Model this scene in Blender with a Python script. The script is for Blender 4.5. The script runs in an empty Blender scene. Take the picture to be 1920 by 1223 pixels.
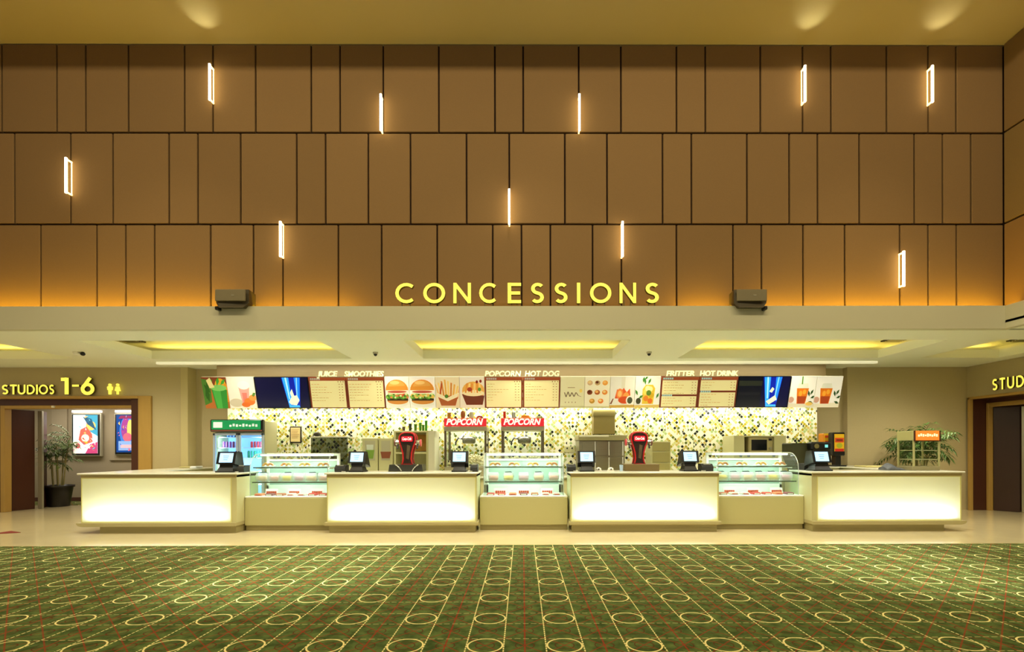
import bpy, math, random
from mathutils import Vector
R = math.radians
SC = bpy.context.scene
COL = SC.collection
# ---------------------------------------------------------------- camera
EYE, F, CXP, CYP, YAW, ROLL = 1.55, 940.0, 984.0, 841.0, 0.0045, 0.0021
cd = bpy.data.cameras.new('camera'); cam = bpy.data.objects.new('camera', cd); COL.objects.link(cam)
cd.sensor_width = 36; cd.sensor_fit = 'HORIZONTAL'; cd.lens = F / 1920 * 36
cd.shift_x = (960 - CXP) / 1920; cd.shift_y = (CYP - 611.5) / 1920
cd.clip_start = .05; cd.clip_end = 200
cam.location = (0, 0, EYE)
from mathutils import Matrix
cam.rotation_euler = (Matrix.Rotation(-YAW, 3, 'Z') @ Matrix.Rotation(R(90), 3, 'X') @ Matrix.Rotation(-ROLL, 3, 'Z')).to_euler()
SC.camera = cam
SC.view_settings.view_transform = 'Standard'; SC.view_settings.look = 'None'
SC.view_settings.gamma = 1; SC.view_settings.use_curve_mapping = False
SC.view_settings.exposure = 0.0
def PP(px, py, Y):
    """photo pixel on the plane y=Y -> (X, Z)"""
    dx, dy = px - CXP, py - CYP
    c, s = math.cos(ROLL), math.sin(ROLL)
    dx, dy = dx * c - dy * s, dx * s + dy * c
    t = dx / F; cs, sn = math.cos(YAW), math.sin(YAW)
    X = Y * (sn + t * cs) / (cs - t * sn)
    dep = X * sn + Y * cs
    return X, EYE - dy * dep / F
def PX(px, Y, py=841): return PP(px, py, Y)[0]
def PZ(py, Y, px=978): return PP(px, py, Y)[1]
# ---------------------------------------------------------------- world and lights
w = bpy.data.worlds.new('world'); SC.world = w; w.use_nodes = True
w.node_tree.nodes['Background'].inputs[0].default_value = (1, .88, .58, 1)
w.node_tree.nodes['Background'].inputs[1].default_value = .42
def area(name, loc, size, power, color, aim):
    d = bpy.data.lights.new(name, 'AREA'); d.shape = 'RECTANGLE'; d.size, d.size_y = size
    d.energy = power; d.color = color
    o = bpy.data.objects.new(name, d); COL.objects.link(o); o.location = loc
    z = -Vector(aim).normalized()
    x = Vector((1, 0, 0)) if size[0] >= size[1] or abs(z.x) < .9 else Vector((0, 1, 0))
    if abs(z.dot(x)) > .95: x = Vector((0, 1, 0))
    x = (x - z * x.dot(z)).normalized(); y = z.cross(x)
    o.rotation_euler = Matrix((x, y, z)).transposed().to_euler()
    return o
def spot(name, loc, aim, power, color, ang, blend=.6, rad=.08):
    d = bpy.data.lights.new(name, 'SPOT'); d.energy = power; d.color = color
    d.spot_size = R(ang); d.spot_blend = blend; d.shadow_soft_size = rad
    o = bpy.data.objects.new(name, d); COL.objects.link(o); o.location = loc
    o.rotation_euler = (Vector(aim) - Vector(loc)).to_track_quat('-Z', 'Y').to_euler()
    return o
WARM = (1, .84, .50); NEUT = (1, .93, .74); COOL = (.86, .93, 1)
HC = 3.55      # soffit height
HZ = 8.63      # hall ceiling height
# strip lights in the coffer of the hall ceiling
for x in (-6, 0, 6):
    area('coffer_light', (x, 2.0, 9.04), (5.2, .12), 190, WARM, (0, .85, -.5))
# ceiling downlights over the carpet
for (x, y, ax, ay, pw) in ((-3.2, 5.0, -2.9, 6.3, 5000), (4.2, 5.0, 4.9, 6.5, 5000)):
    spot('downlight_or_fill', (x, y - 2.0, 8.55), (ax, ay, 0), pw, (1, .95, .8), 23, 1)
for (x, y, pw) in ((-7, 4.0, 300), (0, 3.4, 400), (7.4, 4.0, 300), (0, 6.6, 250), (-6, 6.6, 250), (6, 6.6, 250)):
    spot('downlight_or_fill', (x, y, 8.55), (x, y + 1.2, 0), pw, (1, .82, .45), 80, 1)
# amber strip behind the ledge grazing the foot of the panelled wall
for (x0, x1, p) in ((-9.6, -5.6, 26), (-5.6, -2.9, 15), (2.7, 5.4, 16), (5.4, 8.4, 22)):
    area('amber_strip_light', ((x0 + x1) / 2, 8.56, 3.86), (x1 - x0, .05), p * 1.25, (1, .60, .02), (0, .42, 1))
area('amber_strip_light', (-.1, 8.56, 3.86), (5.4, .05), 6, (1, .60, .02), (0, .42, 1))
# yellow cove strips in the soffit trays
TR = [(-12.6, -9.86), (-8.2, -3.78), (-2.2, 2.0), (3.45, 7.92), (8.88, 10.62)]
TY0, TY1 = 9.27, 11.13
for i, (a, b) in enumerate(TR):
    p = 6.5 * (b - a)
    area('cove_light', ((a + b) / 2, TY1 + .66, 3.75), (b - a + .6, .05), p * .52, (1, .64, .11), (0, -.9, 1))
    area('cove_light', ((a + b) / 2, TY0 - .3, 3.76), (b - a, .05), p * .42, (1, .64, .11), (0, .8, 1))
# serving area: menu and bulkhead strips, plus unseen fill added for brightness
area('serving_fill', (0, 11.66, 3.53), (14.4, .06), 40, NEUT, (0, 0, -1))  # unseen lamp hidden behind the trim, added as fill
area('bulkhead_light', (0, 11.62, 3.50), (12.5, .04), 7, NEUT, (0, .9, -.25))
area('menu_strip_light', (0, 11.86, 2.49), (14.2, .05), 100, (1, .97, .86), (0, .5, -1))
for x in (-7.5, -5.2, -3, -1, 1, 3, 5.2, 7.5):  # unseen soffit spots added to brighten the floor and its bounce
    spot('downlight_or_fill', (x, 8.8, 3.53), (x, 8.9, 0), 205, (1, .95, .76), 150, 1)
for x in (-9.0, -6.4, -3.0, 0, 2.8, 6.3, 8.8):  # more unseen spots, added to lift the area under the soffit
    spot('downlight_or_fill', (x, 11.15 if abs(x) < 8 else 10.4, 3.53), (x, 11.0, 0), 70 if abs(x) < 8 else 210, (1, .94, .74), 150, 1)
for x in (-9.2, 9.4):  # unseen side spots added to brighten the tan walls
    spot('downlight_or_fill', (x, 10.2, 3.5), (x, 11.6, 0), 110, (1, .86, .55), 100, 1)
spot('downlight_or_fill', (10.2, 7.6, 3.5), (11.2, 10.2, 0), 120, (1, .8, .45), 110, 1)
spot('downlight_or_fill', (-11.6, 9.0, 3.5), (-11.8, 11.6, 0), 120, (1, .8, .45), 110, 1)
area('corridor_light', (-12.2, 13.9, 2.85), (3.6, .5), 60, (1, .9, .75), (0, .15, -1))
# ---------------------------------------------------------------- materials
def lin(c):
    if isinstance(c, str):
        c = c.lstrip('#'); c = [int(c[i:i+2], 16) / 255 for i in (0, 2, 4)]
        c = [v / 12.92 if v <= .04045 else ((v + .055) / 1.055) ** 2.4 for v in c]
    return (c[0], c[1], c[2], 1)
MATS = {}
def mat(name, color, rough=.5, metal=0, emit=None, es=0, noise=0, nscale=8, bump=0, stretch=None, alpha=None):
    if name in MATS: return MATS[name]
    m = bpy.data.materials.new(name); m.use_nodes = True
    nt = m.node_tree; b = nt.nodes['Principled BSDF']
    b.inputs['Base Color'].default_value = lin(color); b.inputs['Roughness'].default_value = rough
    b.inputs['Metallic'].default_value = metal
    if emit is not None:
        b.inputs['Emission Color'].default_value = lin(emit); b.inputs['Emission Strength'].default_value = es
    if noise or bump:
        tc = nt.nodes.new('ShaderNodeTexCoord'); mp = nt.nodes.new('ShaderNodeMapping')
        nt.links.new(tc.outputs['Object'], mp.inputs[0]); mp.inputs['Scale'].default_value = stretch or (1, 1, 1)
        n = nt.nodes.new('ShaderNodeTexNoise'); n.inputs['Scale'].default_value = nscale; n.inputs['Detail'].default_value = 5
        nt.links.new(mp.outputs[0], n.inputs['Vector'])
        if noise:
            r = nt.nodes.new('ShaderNodeMapRange'); r.inputs['To Min'].default_value = 1 - noise; r.inputs['To Max'].default_value = 1 + noise
            nt.links.new(n.outputs[0], r.inputs[0])
            v = nt.nodes.new('ShaderNodeVectorMath'); v.operation = 'SCALE'; v.inputs[0].default_value = lin(color)[:3]
            nt.links.new(r.outputs[0], v.inputs['Scale']); nt.links.new(v.outputs[0], b.inputs['Base Color'])
        if bump:
            bp = nt.nodes.new('ShaderNodeBump'); bp.inputs['Strength'].default_value = bump; bp.inputs['Distance'].default_value = .01
            nt.links.new(n.outputs[0], bp.inputs['Height']); nt.links.new(bp.outputs[0], b.inputs['Normal'])
    MATS[name] = m; return m
def attrmat(name, rough=.5, es=0, coat=0):
    m = mat(name, '#ffffff', rough); nt = m.node_tree; b = nt.nodes['Principled BSDF']
    a = nt.nodes.new('ShaderNodeAttribute'); a.attribute_name = 'Col'
    nt.links.new(a.outputs['Color'], b.inputs['Base Color'])
    if es:
        nt.links.new(a.outputs['Color'], b.inputs['Emission Color']); b.inputs['Emission Strength'].default_value = es
    return m
def glassmat(name, tint, refl=.08, haze=0):
    m = bpy.data.materials.new(name); m.use_nodes = True; nt = m.node_tree; nt.nodes.clear()
    o = nt.nodes.new('ShaderNodeOutputMaterial'); t = nt.nodes.new('ShaderNodeBsdfTransparent'); t.inputs[0].default_value = lin(tint)
    g = nt.nodes.new('ShaderNodeBsdfGlossy'); g.inputs['Roughness'].default_value = .03
    fr = nt.nodes.new('ShaderNodeLayerWeight'); fr.inputs[0].default_value = .5
    pw = nt.nodes.new('ShaderNodeMath'); pw.operation = 'POWER'; pw.inputs[1].default_value = 5; nt.links.new(fr.outputs['Facing'], pw.inputs[0])
    ad = nt.nodes.new('ShaderNodeMath'); ad.operation = 'ADD'; ad.inputs[1].default_value = refl; ad.use_clamp = True; nt.links.new(pw.outputs[0], ad.inputs[0])
    mx = nt.nodes.new('ShaderNodeMixShader'); nt.links.new(ad.outputs[0], mx.inputs[0])
    nt.links.new(t.outputs[0], mx.inputs[1]); nt.links.new(g.outputs[0], mx.inputs[2])
    last = mx
    if haze:
        d = nt.nodes.new('ShaderNodeBsdfDiffuse'); d.inputs[0].default_value = (.9, .95, .93, 1)
        m2 = nt.nodes.new('ShaderNodeMixShader'); m2.inputs[0].default_value = haze
        nt.links.new(mx.outputs[0], m2.inputs[1]); nt.links.new(d.outputs[0], m2.inputs[2]); last = m2
    nt.links.new(last.outputs[0], o.inputs[0]); MATS[name] = m; return m
class N:
    """tiny node-maths helper"""
    def __init__(s, nt): s.nt = nt
    def m(s, op, a, b=None, c=None):
        n = s.nt.nodes.new('ShaderNodeMath'); n.operation = op
        for i, v in enumerate((a, b, c)):
            if v is None: continue
            if isinstance(v, (int, float)): n.inputs[i].default_value = v
            else: s.nt.links.new(v, n.inputs[i])
        return n.outputs[0]
    def mix(s, f, a, b):
        n = s.nt.nodes.new('ShaderNodeMix'); n.data_type = 'RGBA'
        for k, v in ((0, f), (6, a), (7, b)):
            if hasattr(v, 'links') or hasattr(v, 'is_linked'): s.nt.links.new(v, n.inputs[k])
            else: n.inputs[k].default_value = v if k == 0 else lin(v)
        return n.outputs[2]
def carpet_mat():
    m = mat('carpet', '#55692c', .95); nt = m.node_tree; b = nt.nodes['Principled BSDF']; b.inputs['Specular IOR Level'].default_value = .1
    n = N(nt); tc = nt.nodes.new('ShaderNodeTexCoord'); sp = nt.nodes.new('ShaderNodeSeparateXYZ'); nt.links.new(tc.outputs['Object'], sp.inputs[0])
    P = .6245
    u = n.m('DIVIDE', n.m('SUBTRACT', sp.outputs[0], .327), P); v = n.m('DIVIDE', n.m('SUBTRACT', sp.outputs[1], 4.555), P * 1.004)
    cu = n.m('SUBTRACT', n.m('FRACT', n.m('ADD', u, 20.5)), .5); cv = n.m('SUBTRACT', n.m('FRACT', n.m('ADD', v, 20.5)), .5)
    au, av = n.m('ABSOLUTE', cu), n.m('ABSOLUTE', cv)
    def band(d, wd): return n.m('LESS_THAN', n.m('ABSOLUTE', d), wd)
    rr = n.m('SQRT', n.m('ADD', n.m('POWER', cu, 2), n.m('POWER', cv, 2)))
    ring = band(n.m('SUBTRACT', rr, .218), .011)
    dash_v = n.m('GREATER_THAN', n.m('FRACT', n.m('MULTIPLY', v, 14)), .28)
    vline = n.m('MULTIPLY', band(n.m('SUBTRACT', au, .235), .0085), dash_v)
    dash_h = n.m('GREATER_THAN', n.m('FRACT', n.m('MULTIPLY', u, 9)), .3)
    hline = n.m('MULTIPLY', band(n.m('SUBTRACT', av, .222), .008), dash_h)
    cream = n.m('MAXIMUM', ring, vline)
    red1 = n.m('GREATER_THAN', au, .489)
    diag = n.m('MINIMUM', n.m('ABSOLUTE', n.m('SUBTRACT', au, av)), n.m('ABSOLUTE', n.m('SUBTRACT', n.m('ADD', au, av), .5)))
    red2 = n.m('LESS_THAN', diag, .013)
    qu = n.m('SUBTRACT', au, n.m('MULTIPLY', n.m('GREATER_THAN', au, .25), .5)); qv = n.m('SUBTRACT', av, n.m('MULTIPLY', n.m('GREATER_THAN', av, .25), .5))
    r2 = n.m('SQRT', n.m('ADD', n.m('POWER', qu, 2), n.m('POWER', qv, 2)))
    red3 = band(n.m('SUBTRACT', r2, .118), .008)
    nz = nt.nodes.new('ShaderNodeTexNoise'); nz.inputs['Scale'].default_value = 9; nz.inputs['Detail'].default_value = 6; nt.links.new(tc.outputs['Object'], nz.inputs['Vector'])
    nz2 = nt.nodes.new('ShaderNodeTexNoise'); nz2.inputs['Scale'].default_value = 220; nt.links.new(tc.outputs['Object'], nz2.inputs['Vector'])
    base = n.mix(n.m('MULTIPLY', n.m('SUBTRACT', nz.outputs[0], .35), 2.2), '#3c4e24', '#6c8046')
    c = n.mix(n.m('MULTIPLY', red3, .8), base, '#5a2c1c')
    c = n.mix(n.m('MULTIPLY', red2, .75), c, '#8e3a24')
    c = n.mix(n.m('MULTIPLY', red1, .8), c, '#963422')
    c = n.mix(n.m('MULTIPLY', hline, .7), c, '#d2c98c')
    c = n.mix(cream, c, '#f4e6a4')
    g = n.mix(.16, c, '#000000')
    vm = nt.nodes.new('ShaderNodeVectorMath'); vm.operation = 'SCALE'; nt.links.new(c, vm.inputs[0])
    nt.links.new(n.m('ADD', .72, n.m('MULTIPLY', nz2.outputs[0], .56)), vm.inputs['Scale'])
    nt.links.new(vm.outputs[0], b.inputs['Base Color'])
    bp = nt.nodes.new('ShaderNodeBump'); bp.inputs['Strength'].default_value = .4; bp.inputs['Distance'].default_value = .004
    nt.links.new(nz2.outputs[0], bp.inputs['Height']); nt.links.new(bp.outputs[0], b.inputs['Normal'])
    return m
def mosaic_mat():
    m = mat('mosaic', '#ffffff', .25); nt = m.node_tree; b = nt.nodes['Principled BSDF']; n = N(nt)
    tc = nt.nodes.new('ShaderNodeTexCoord'); sp = nt.nodes.new('ShaderNodeSeparateXYZ'); nt.links.new(tc.outputs['Object'], sp.inputs[0])
    S = 1 / .064
    a = n.m('MULTIPLY', n.m('ADD', sp.outputs[0], sp.outputs[2]), .7071 * S); c = n.m('MULTIPLY', n.m('SUBTRACT', sp.outputs[0], sp.outputs[2]), .7071 * S)
    cb = nt.nodes.new('ShaderNodeCombineXYZ')
    ia = n.m('FLOOR', a); ic = n.m('FLOOR', c)
    # long and short pieces: every other row pairs its cells
    tri = n.m('GREATER_THAN', n.m('ADD', n.m('FRACT', a), n.m('FRACT', c)), 1)
    wn0 = nt.nodes.new('ShaderNodeTexWhiteNoise'); wn0.noise_dimensions = '3D'
    nt.links.new(ia, cb.inputs[0]); nt.links.new(ic, cb.inputs[1]); nt.links.new(cb.outputs[0], wn0.inputs['Vector'])
    half = n.m('MULTIPLY', tri, n.m('GREATER_THAN', wn0.outputs['Value'], .72))
    cb2 = nt.nodes.new('ShaderNodeCombineXYZ'); nt.links.new(ia, cb2.inputs[0]); nt.links.new(ic, cb2.inputs[1]); nt.links.new(n.m('ADD', half, 7.3), cb2.inputs[2])
    wn = nt.nodes.new('ShaderNodeTexWhiteNoise'); nt.links.new(cb2.outputs[0], wn.inputs['Vector'])
    cr = nt.nodes.new('ShaderNodeValToRGB'); cr.color_ramp.interpolation = 'CONSTANT'
    stops = [(0, '#ece8ca'), (.42, '#ccca78'), (.56, '#a8981c'), (.70, '#a8be74'), (.80, '#ccb460'), (.86, '#56641a'), (.93, '#0c180b')]
    while len(cr.color_ramp.elements) < len(stops): cr.color_ramp.elements.new(.5)
    for e, (p, k) in zip(cr.color_ramp.elements, stops): e.position = p; e.color = lin(k)
    nt.links.new(wn.outputs['Value'], cr.inputs[0])
    ed = n.m('MINIMUM', n.m('MINIMUM', n.m('FRACT', a), n.m('SUBTRACT', 1, n.m('FRACT', a))), n.m('MINIMUM', n.m('FRACT', c), n.m('SUBTRACT', 1, n.m('FRACT', c))))
    g = n.m('LESS_THAN', ed, .05)
    nt.links.new(n.mix(g, cr.outputs[0], '#e6e2c4'), b.inputs['Base Color'])
    return m
def backlit_mat():
    m = bpy.data.materials.new('backlit_panel'); m.use_nodes = True; nt = m.node_tree; nt.nodes.clear()
    o = nt.nodes.new('ShaderNodeOutputMaterial'); d = nt.nodes.new('ShaderNodeBsdfDiffuse'); t = nt.nodes.new('ShaderNodeBsdfTranslucent')
    d.inputs[0].default_value = lin('#eeeab8'); t.inputs[0].default_value = lin('#f2f3f6')
    g = nt.nodes.new('ShaderNodeBsdfGlossy'); g.inputs['Roughness'].default_value = .12
    a = nt.nodes.new('ShaderNodeMixShader'); a.inputs[0].default_value = .45; nt.links.new(d.outputs[0], a.inputs[1]); nt.links.new(t.outputs[0], a.inputs[2])
    lw = nt.nodes.new('ShaderNodeLayerWeight'); lw.inputs[0].default_value = .5
    fr = nt.nodes.new('ShaderNodeMapRange'); fr.inputs['To Min'].default_value = .04; fr.inputs['To Max'].default_value = .5; fr.inputs['From Min'].default_value = .4; nt.links.new(lw.outputs['Facing'], fr.inputs[0])
    c = nt.nodes.new('ShaderNodeMixShader'); nt.links.new(fr.outputs[0], c.inputs[0]); nt.links.new(a.outputs[0], c.inputs[1]); nt.links.new(g.outputs[0], c.inputs[2])
    nt.links.new(c.outputs[0], o.inputs[0]); MATS['backlit'] = m; return m
def panelwall_mat():
    m = mat('fabric_panel', '#8a6238', .9); nt = m.node_tree; b = nt.nodes['Principled BSDF']; b.inputs['Specular IOR Level'].default_value = .15
    n = N(nt); at = nt.nodes.new('ShaderNodeAttribute'); at.attribute_name = 'Col'
    tc = nt.nodes.new('ShaderNodeTexCoord'); nz = nt.nodes.new('ShaderNodeTexNoise'); nz.inputs['Scale'].default_value = 90; nt.links.new(tc.outputs['Object'], nz.inputs['Vector'])
    vm = nt.nodes.new('ShaderNodeVectorMath'); vm.operation = 'SCALE'; nt.links.new(at.outputs['Color'], vm.inputs[0])
    nt.links.new(n.m('ADD', .9, n.m('MULTIPLY', nz.outputs[0], .2)), vm.inputs['Scale']); nt.links.new(vm.outputs[0], b.inputs['Base Color'])
    return m
carpet_mat(); mosaic_mat(); backlit_mat(); panelwall_mat()
attrmat('print_lit', .35, .5); attrmat('print', .4, .05); attrmat('screen_lit', .2, 1.0); attrmat('colour', .5)
glassmat('glass', '#f2faf4', .03); glassmat('case_glass', '#e4f2ea', .03, .05); glassmat('film', '#f6f8f6', .05, .28)
marble = mat('marble', '#d6c79e', .13, noise=.07, nscale=3, stretch=(1, 1, 1))
offwhite = mat('soffit_paint', '#f4f8ea', .7); ceil_m = mat('ceiling_paint', '#d6c99c', .75)
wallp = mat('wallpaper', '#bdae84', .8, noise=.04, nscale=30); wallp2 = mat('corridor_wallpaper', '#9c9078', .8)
maple = mat('maple', '#b5914a', .45, noise=.08, nscale=14, stretch=(1, 1, .15)); brownwood = mat('dark_wood', '#4a2413', .4, noise=.12, nscale=10, stretch=(3, 3, .2))
bulkw = mat('bulkhead_wood', '#ad9870', .45, noise=.12, nscale=9, stretch=(.25, 1, 4))
joint = mat('panel_gap', '#2a1606', .9); steel = mat('steel', '#b9b4a0', .3, .9); silver = mat('satin_silver', '#c9c6b4', .35, .7)
cream = mat('cream_laminate', '#cfcb9c', .4); worktop_m = mat('stone_worktop', '#dcdac8', .2); apron = mat('apron_laminate', '#a89868', .4)
black = mat('black_plastic', '#0e0e10', .35); darkgrey = mat('dark_grey', '#2a2a2a', .4); white = mat('white_plastic', '#eceade', .4)
# ---------------------------------------------------------------- mesh builder
class MB:
    def __init__(s): s.v = []; s.f = []; s.c = []; s.mi = []; s.sm = []; s.cur = (1, 1, 1, 1); s.m = 0
    def col(s, c): s.cur = lin(c); return s
    def poly(s, pts, smooth=False):
        b = len(s.v); s.v += [tuple(p) for p in pts]; s.f.append(tuple(range(b, b + len(pts)))); s.c.append(s.cur); s.mi.append(s.m); s.sm.append(smooth); return s
    def faces(s, vs, fs, smooth=False):
        b = len(s.v); s.v += [tuple(p) for p in vs]
        for f in fs: s.f.append(tuple(b + i for i in f)); s.c.append(s.cur); s.mi.append(s.m); s.sm.append(smooth)
        return s
    def box(s, x0, x1, y0, y1, z0, z1):
        x0, x1 = sorted((x0, x1)); y0, y1 = sorted((y0, y1)); z0, z1 = sorted((z0, z1))
        v = [(x, y, z) for x in (x0, x1) for y in (y0, y1) for z in (z0, z1)]
        return s.faces(v, [(0, 1, 3, 2), (4, 6, 7, 5), (0, 4, 5, 1), (2, 3, 7, 6), (0, 2, 6, 4), (1, 5, 7, 3)])
    def bev(s, x0, x1, y0, y1, z0, z1, r):
        """box with chamfered edges"""
        x0, x1 = sorted((x0, x1)); y0, y1 = sorted((y0, y1)); z0, z1 = sorted((z0, z1)); r = min(r, (x1-x0)*.45, (y1-y0)*.45, (z1-z0)*.45)
        V = {}; vs = []
        for i, x in enumerate((x0, x1)):
            for j, y in enumerate((y0, y1)):
                for k, z in enumerate((z0, z1)):
                    sx, sy, sz = (r, -r)[i], (r, -r)[j], (r, -r)[k]
                    for a, p in enumerate(((x, y + sy, z + sz), (x + sx, y, z + sz), (x + sx, y + sy, z))):
                        V[i, j, k, a] = len(vs); vs.append(p)
        fs = []
        for i in (0, 1): fs.append([V[i, j, k, 0] for j, k in ((0, 0), (1, 0), (1, 1), (0, 1))])
        for j in (0, 1): fs.append([V[i, j, k, 1] for i, k in ((0, 0), (1, 0), (1, 1), (0, 1))])
        for k in (0, 1): fs.append([V[i, j, k, 2] for i, j in ((0, 0), (1, 0), (1, 1), (0, 1))])
        for i in (0, 1):
            for j in (0, 1):
                fs.append([V[i, j, 0, 0], V[i, j, 0, 1], V[i, j, 1, 1], V[i, j, 1, 0]])
                fs.append([V[i, 0, j, 0], V[i, 0, j, 2], V[i, 1, j, 2], V[i, 1, j, 0]])
                fs.append([V[0, i, j, 1], V[0, i, j, 2], V[1, i, j, 2], V[1, i, j, 1]])
                for k in (0, 1): fs.append([V[i, j, k, a] for a in range(3)])
        return s.faces(vs, fs)
    def loft(s, rings, cap=True, smooth=True, closed=False):
        n = len(rings[0]); vs = [p for r in rings for p in r]; fs = []; m = len(rings)
        for a in range(m if closed else m - 1):
            b = (a + 1) % m
            for i in range(n): j = (i + 1) % n; fs.append((a*n+i, a*n+j, b*n+j, b*n+i))
        s.faces(vs, fs, smooth)
        if cap and not closed: s.poly(rings[0][::-1]); s.poly(rings[-1])
        return s
    def lathe(s, prof, c=(0, 0, 0), n=16, smooth=True, sx=1, sy=1):
        return s.loft([[(c[0] + r * sx * math.cos(2*math.pi*i/n), c[1] + r * sy * math.sin(2*math.pi*i/n), c[2] + z) for i in range(n)] for r, z in prof], True, smooth)
    def tube(s, pts, r, n=8, r2=None, closed=False):
        pts = [Vector(p) for p in pts]; m = len(pts); rings = []; prev = None
        for i, p in enumerate(pts):
            a = pts[(i-1) % m] if (i or closed) else p; b = pts[(i+1) % m] if (i < m-1 or closed) else p
            t = (b - a).normalized(); u = prev if prev is not None else (Vector((0, 0, 1)) if abs(t.z) < .9 else Vector((0, 1, 0)))
            u = (u - t * u.dot(t)).normalized(); prev = u; w_ = t.cross(u)
            rad = r if r2 is None else r + (r2 - r) * i / (m - 1)
            rings.append([p + u * rad * math.cos(2*math.pi*k/n) + w_ * rad * math.sin(2*math.pi*k/n) for k in range(n)])
        return s.loft(rings, True, True, closed)
    def extr(s, pts, axis, a0, a1, smooth=False):
        """2D outline extruded along an axis: 'x' pts=(y,z), 'y' pts=(x,z), 'z' pts=(x,y)"""
        def mk(p, a): return {'x': (a, p[0], p[1]), 'y': (p[0], a, p[1]), 'z': (p[0], p[1], a)}[axis]
        A = [mk(p, a0) for p in pts]; B = [mk(p, a1) for p in pts]; n = len(pts)
        s.poly(A[::-1]); s.poly(B)
        return s.faces(A + B, [(i, (i+1) % n, n+(i+1) % n, n+i) for i in range(n)], smooth)
    def ball(s, c, rx, ry, rz, n=14, m=8, zmin=-1):
        prof = []
        for i in range(m + 1):
            a = -math.pi/2 + math.pi*i/m; z = math.sin(a)
            if z < zmin: z = zmin
            prof.append((max(1e-4, math.sqrt(max(0, 1-z*z))), z * rz))
        return s.loft([[(c[0] + r*rx*math.cos(2*math.pi*i/n), c[1] + r*ry*math.sin(2*math.pi*i/n), c[2] + z) for i in range(n)] for r, z in prof])
    def build(s, name, material, parent=None, world=True, label=None, fix=True):
        """vertices are given in world axes; they are moved into the parent's frame"""
        off = Vector((0, 0, 0))
        if parent is not None and world:
            q = parent
            while q is not None: off += q.location; q = q.parent
        me = bpy.data.meshes.new(name); me.from_pydata([tuple(Vector(p) - off) for p in s.v], [], s.f)
        for m in (material if isinstance(material, (list, tuple)) else [material]): me.materials.append(MATS[m] if isinstance(m, str) else m)
        me.polygons.foreach_set('material_index', s.mi); me.polygons.foreach_set('use_smooth', s.sm)
        if fix:
            import bmesh
            bm = bmesh.new(); bm.from_mesh(me); bmesh.ops.recalc_face_normals(bm, faces=bm.faces); bm.to_mesh(me); bm.free()
        ca = me.color_attributes.new('Col', 'FLOAT_COLOR', 'CORNER')
        buf = []
        for p, c in zip(me.polygons, s.c): buf += list(c) * p.loop_total
        ca.data.foreach_set('color', buf)
        o = bpy.data.objects.new(name, me); COL.objects.link(o)
        if parent is not None: o.parent = parent
        if label: o['label'] = label
        return o
def tag(o, label, cat=None, group=None, kind=None):
    o['label'] = label
    if cat: o['category'] = cat
    if group: o['group'] = group
    if kind: o['kind'] = kind
    return o
def thing(name, loc, label, cat, group=None, rz=0):
    o = bpy.data.objects.new(name, None); COL.objects.link(o); o.location = loc; o.rotation_euler = (0, 0, rz)
    o.empty_display_size = .1
    return tag(o, label, cat, group)
def struct(name, mb, material, label=None, parent=None):
    o = mb.build(name, material, parent)
    if parent is None: o['kind'] = 'structure'
    if label: o['label'] = label
    return o
def copy_tree(o, loc, label=None, group=None):
    c = o.copy(); COL.objects.link(c); c.location = loc
    if label: c['label'] = label
    if group: c['group'] = group
    for ch in list(o.children):
        d = ch.copy(); COL.objects.link(d); d.parent = c
        for g in ch.children:
            e = g.copy(); COL.objects.link(e); e.parent = d
    return c
def circ(cx, cy, rx, ry=None, n=24, a0=0, a1=360):
    ry = rx if ry is None else ry; full = abs(a1 - a0) >= 360; k = n if full else n + 1
    return [(cx + rx*math.cos(R(a0 + (a1-a0)*i/n)), cy + ry*math.sin(R(a0 + (a1-a0)*i/n))) for i in range(k)]
# ---------------------------------------------------------------- room
X_R = PX(1880, 8.8, 300); X_L = -9.75; YW = 8.8; YF = 8.4
XFR = PX(1885, YF, 600); XS = PX(1813, 12.42, 841)
ZF = PZ(574, YF)           # top of the fascia
struct('floor', MB().box(-16, 14, -2, 18, -.1, 0), marble, 'polished beige stone floor in front of the counters')
struct('floor_carpet', MB().box(-9.6, 12.4, -2, PX(0, 8, 0) * 0 + 1457/182.0, 0, .006), 'carpet', 'green patterned carpet with cream circles and red lines')
struct('trim_floor', MB().box(-9.6, 12.4, 8.005, 8.03, 0, .008), mat('brass_edge', '#cfc08a', .35, .4), 'pale strip between carpet and stone floor')
m = MB(); m.box(-9.9, 9, 5.3, 9.1, HZ, 9.4); m.box(-9.9, -9, -1, 5.3, HZ, 9.4); m.box(8.2, 9.2, -1, 5.3, HZ, 9.4); m.box(-9.9, 9.2, -1, 9.1, 9.4, 9.5); m.box(-9.9, 9.2, -1.6, -1, HZ, 9.5)
struct('ceiling', m, ceil_m, 'high olive ceiling of the hall')
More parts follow.
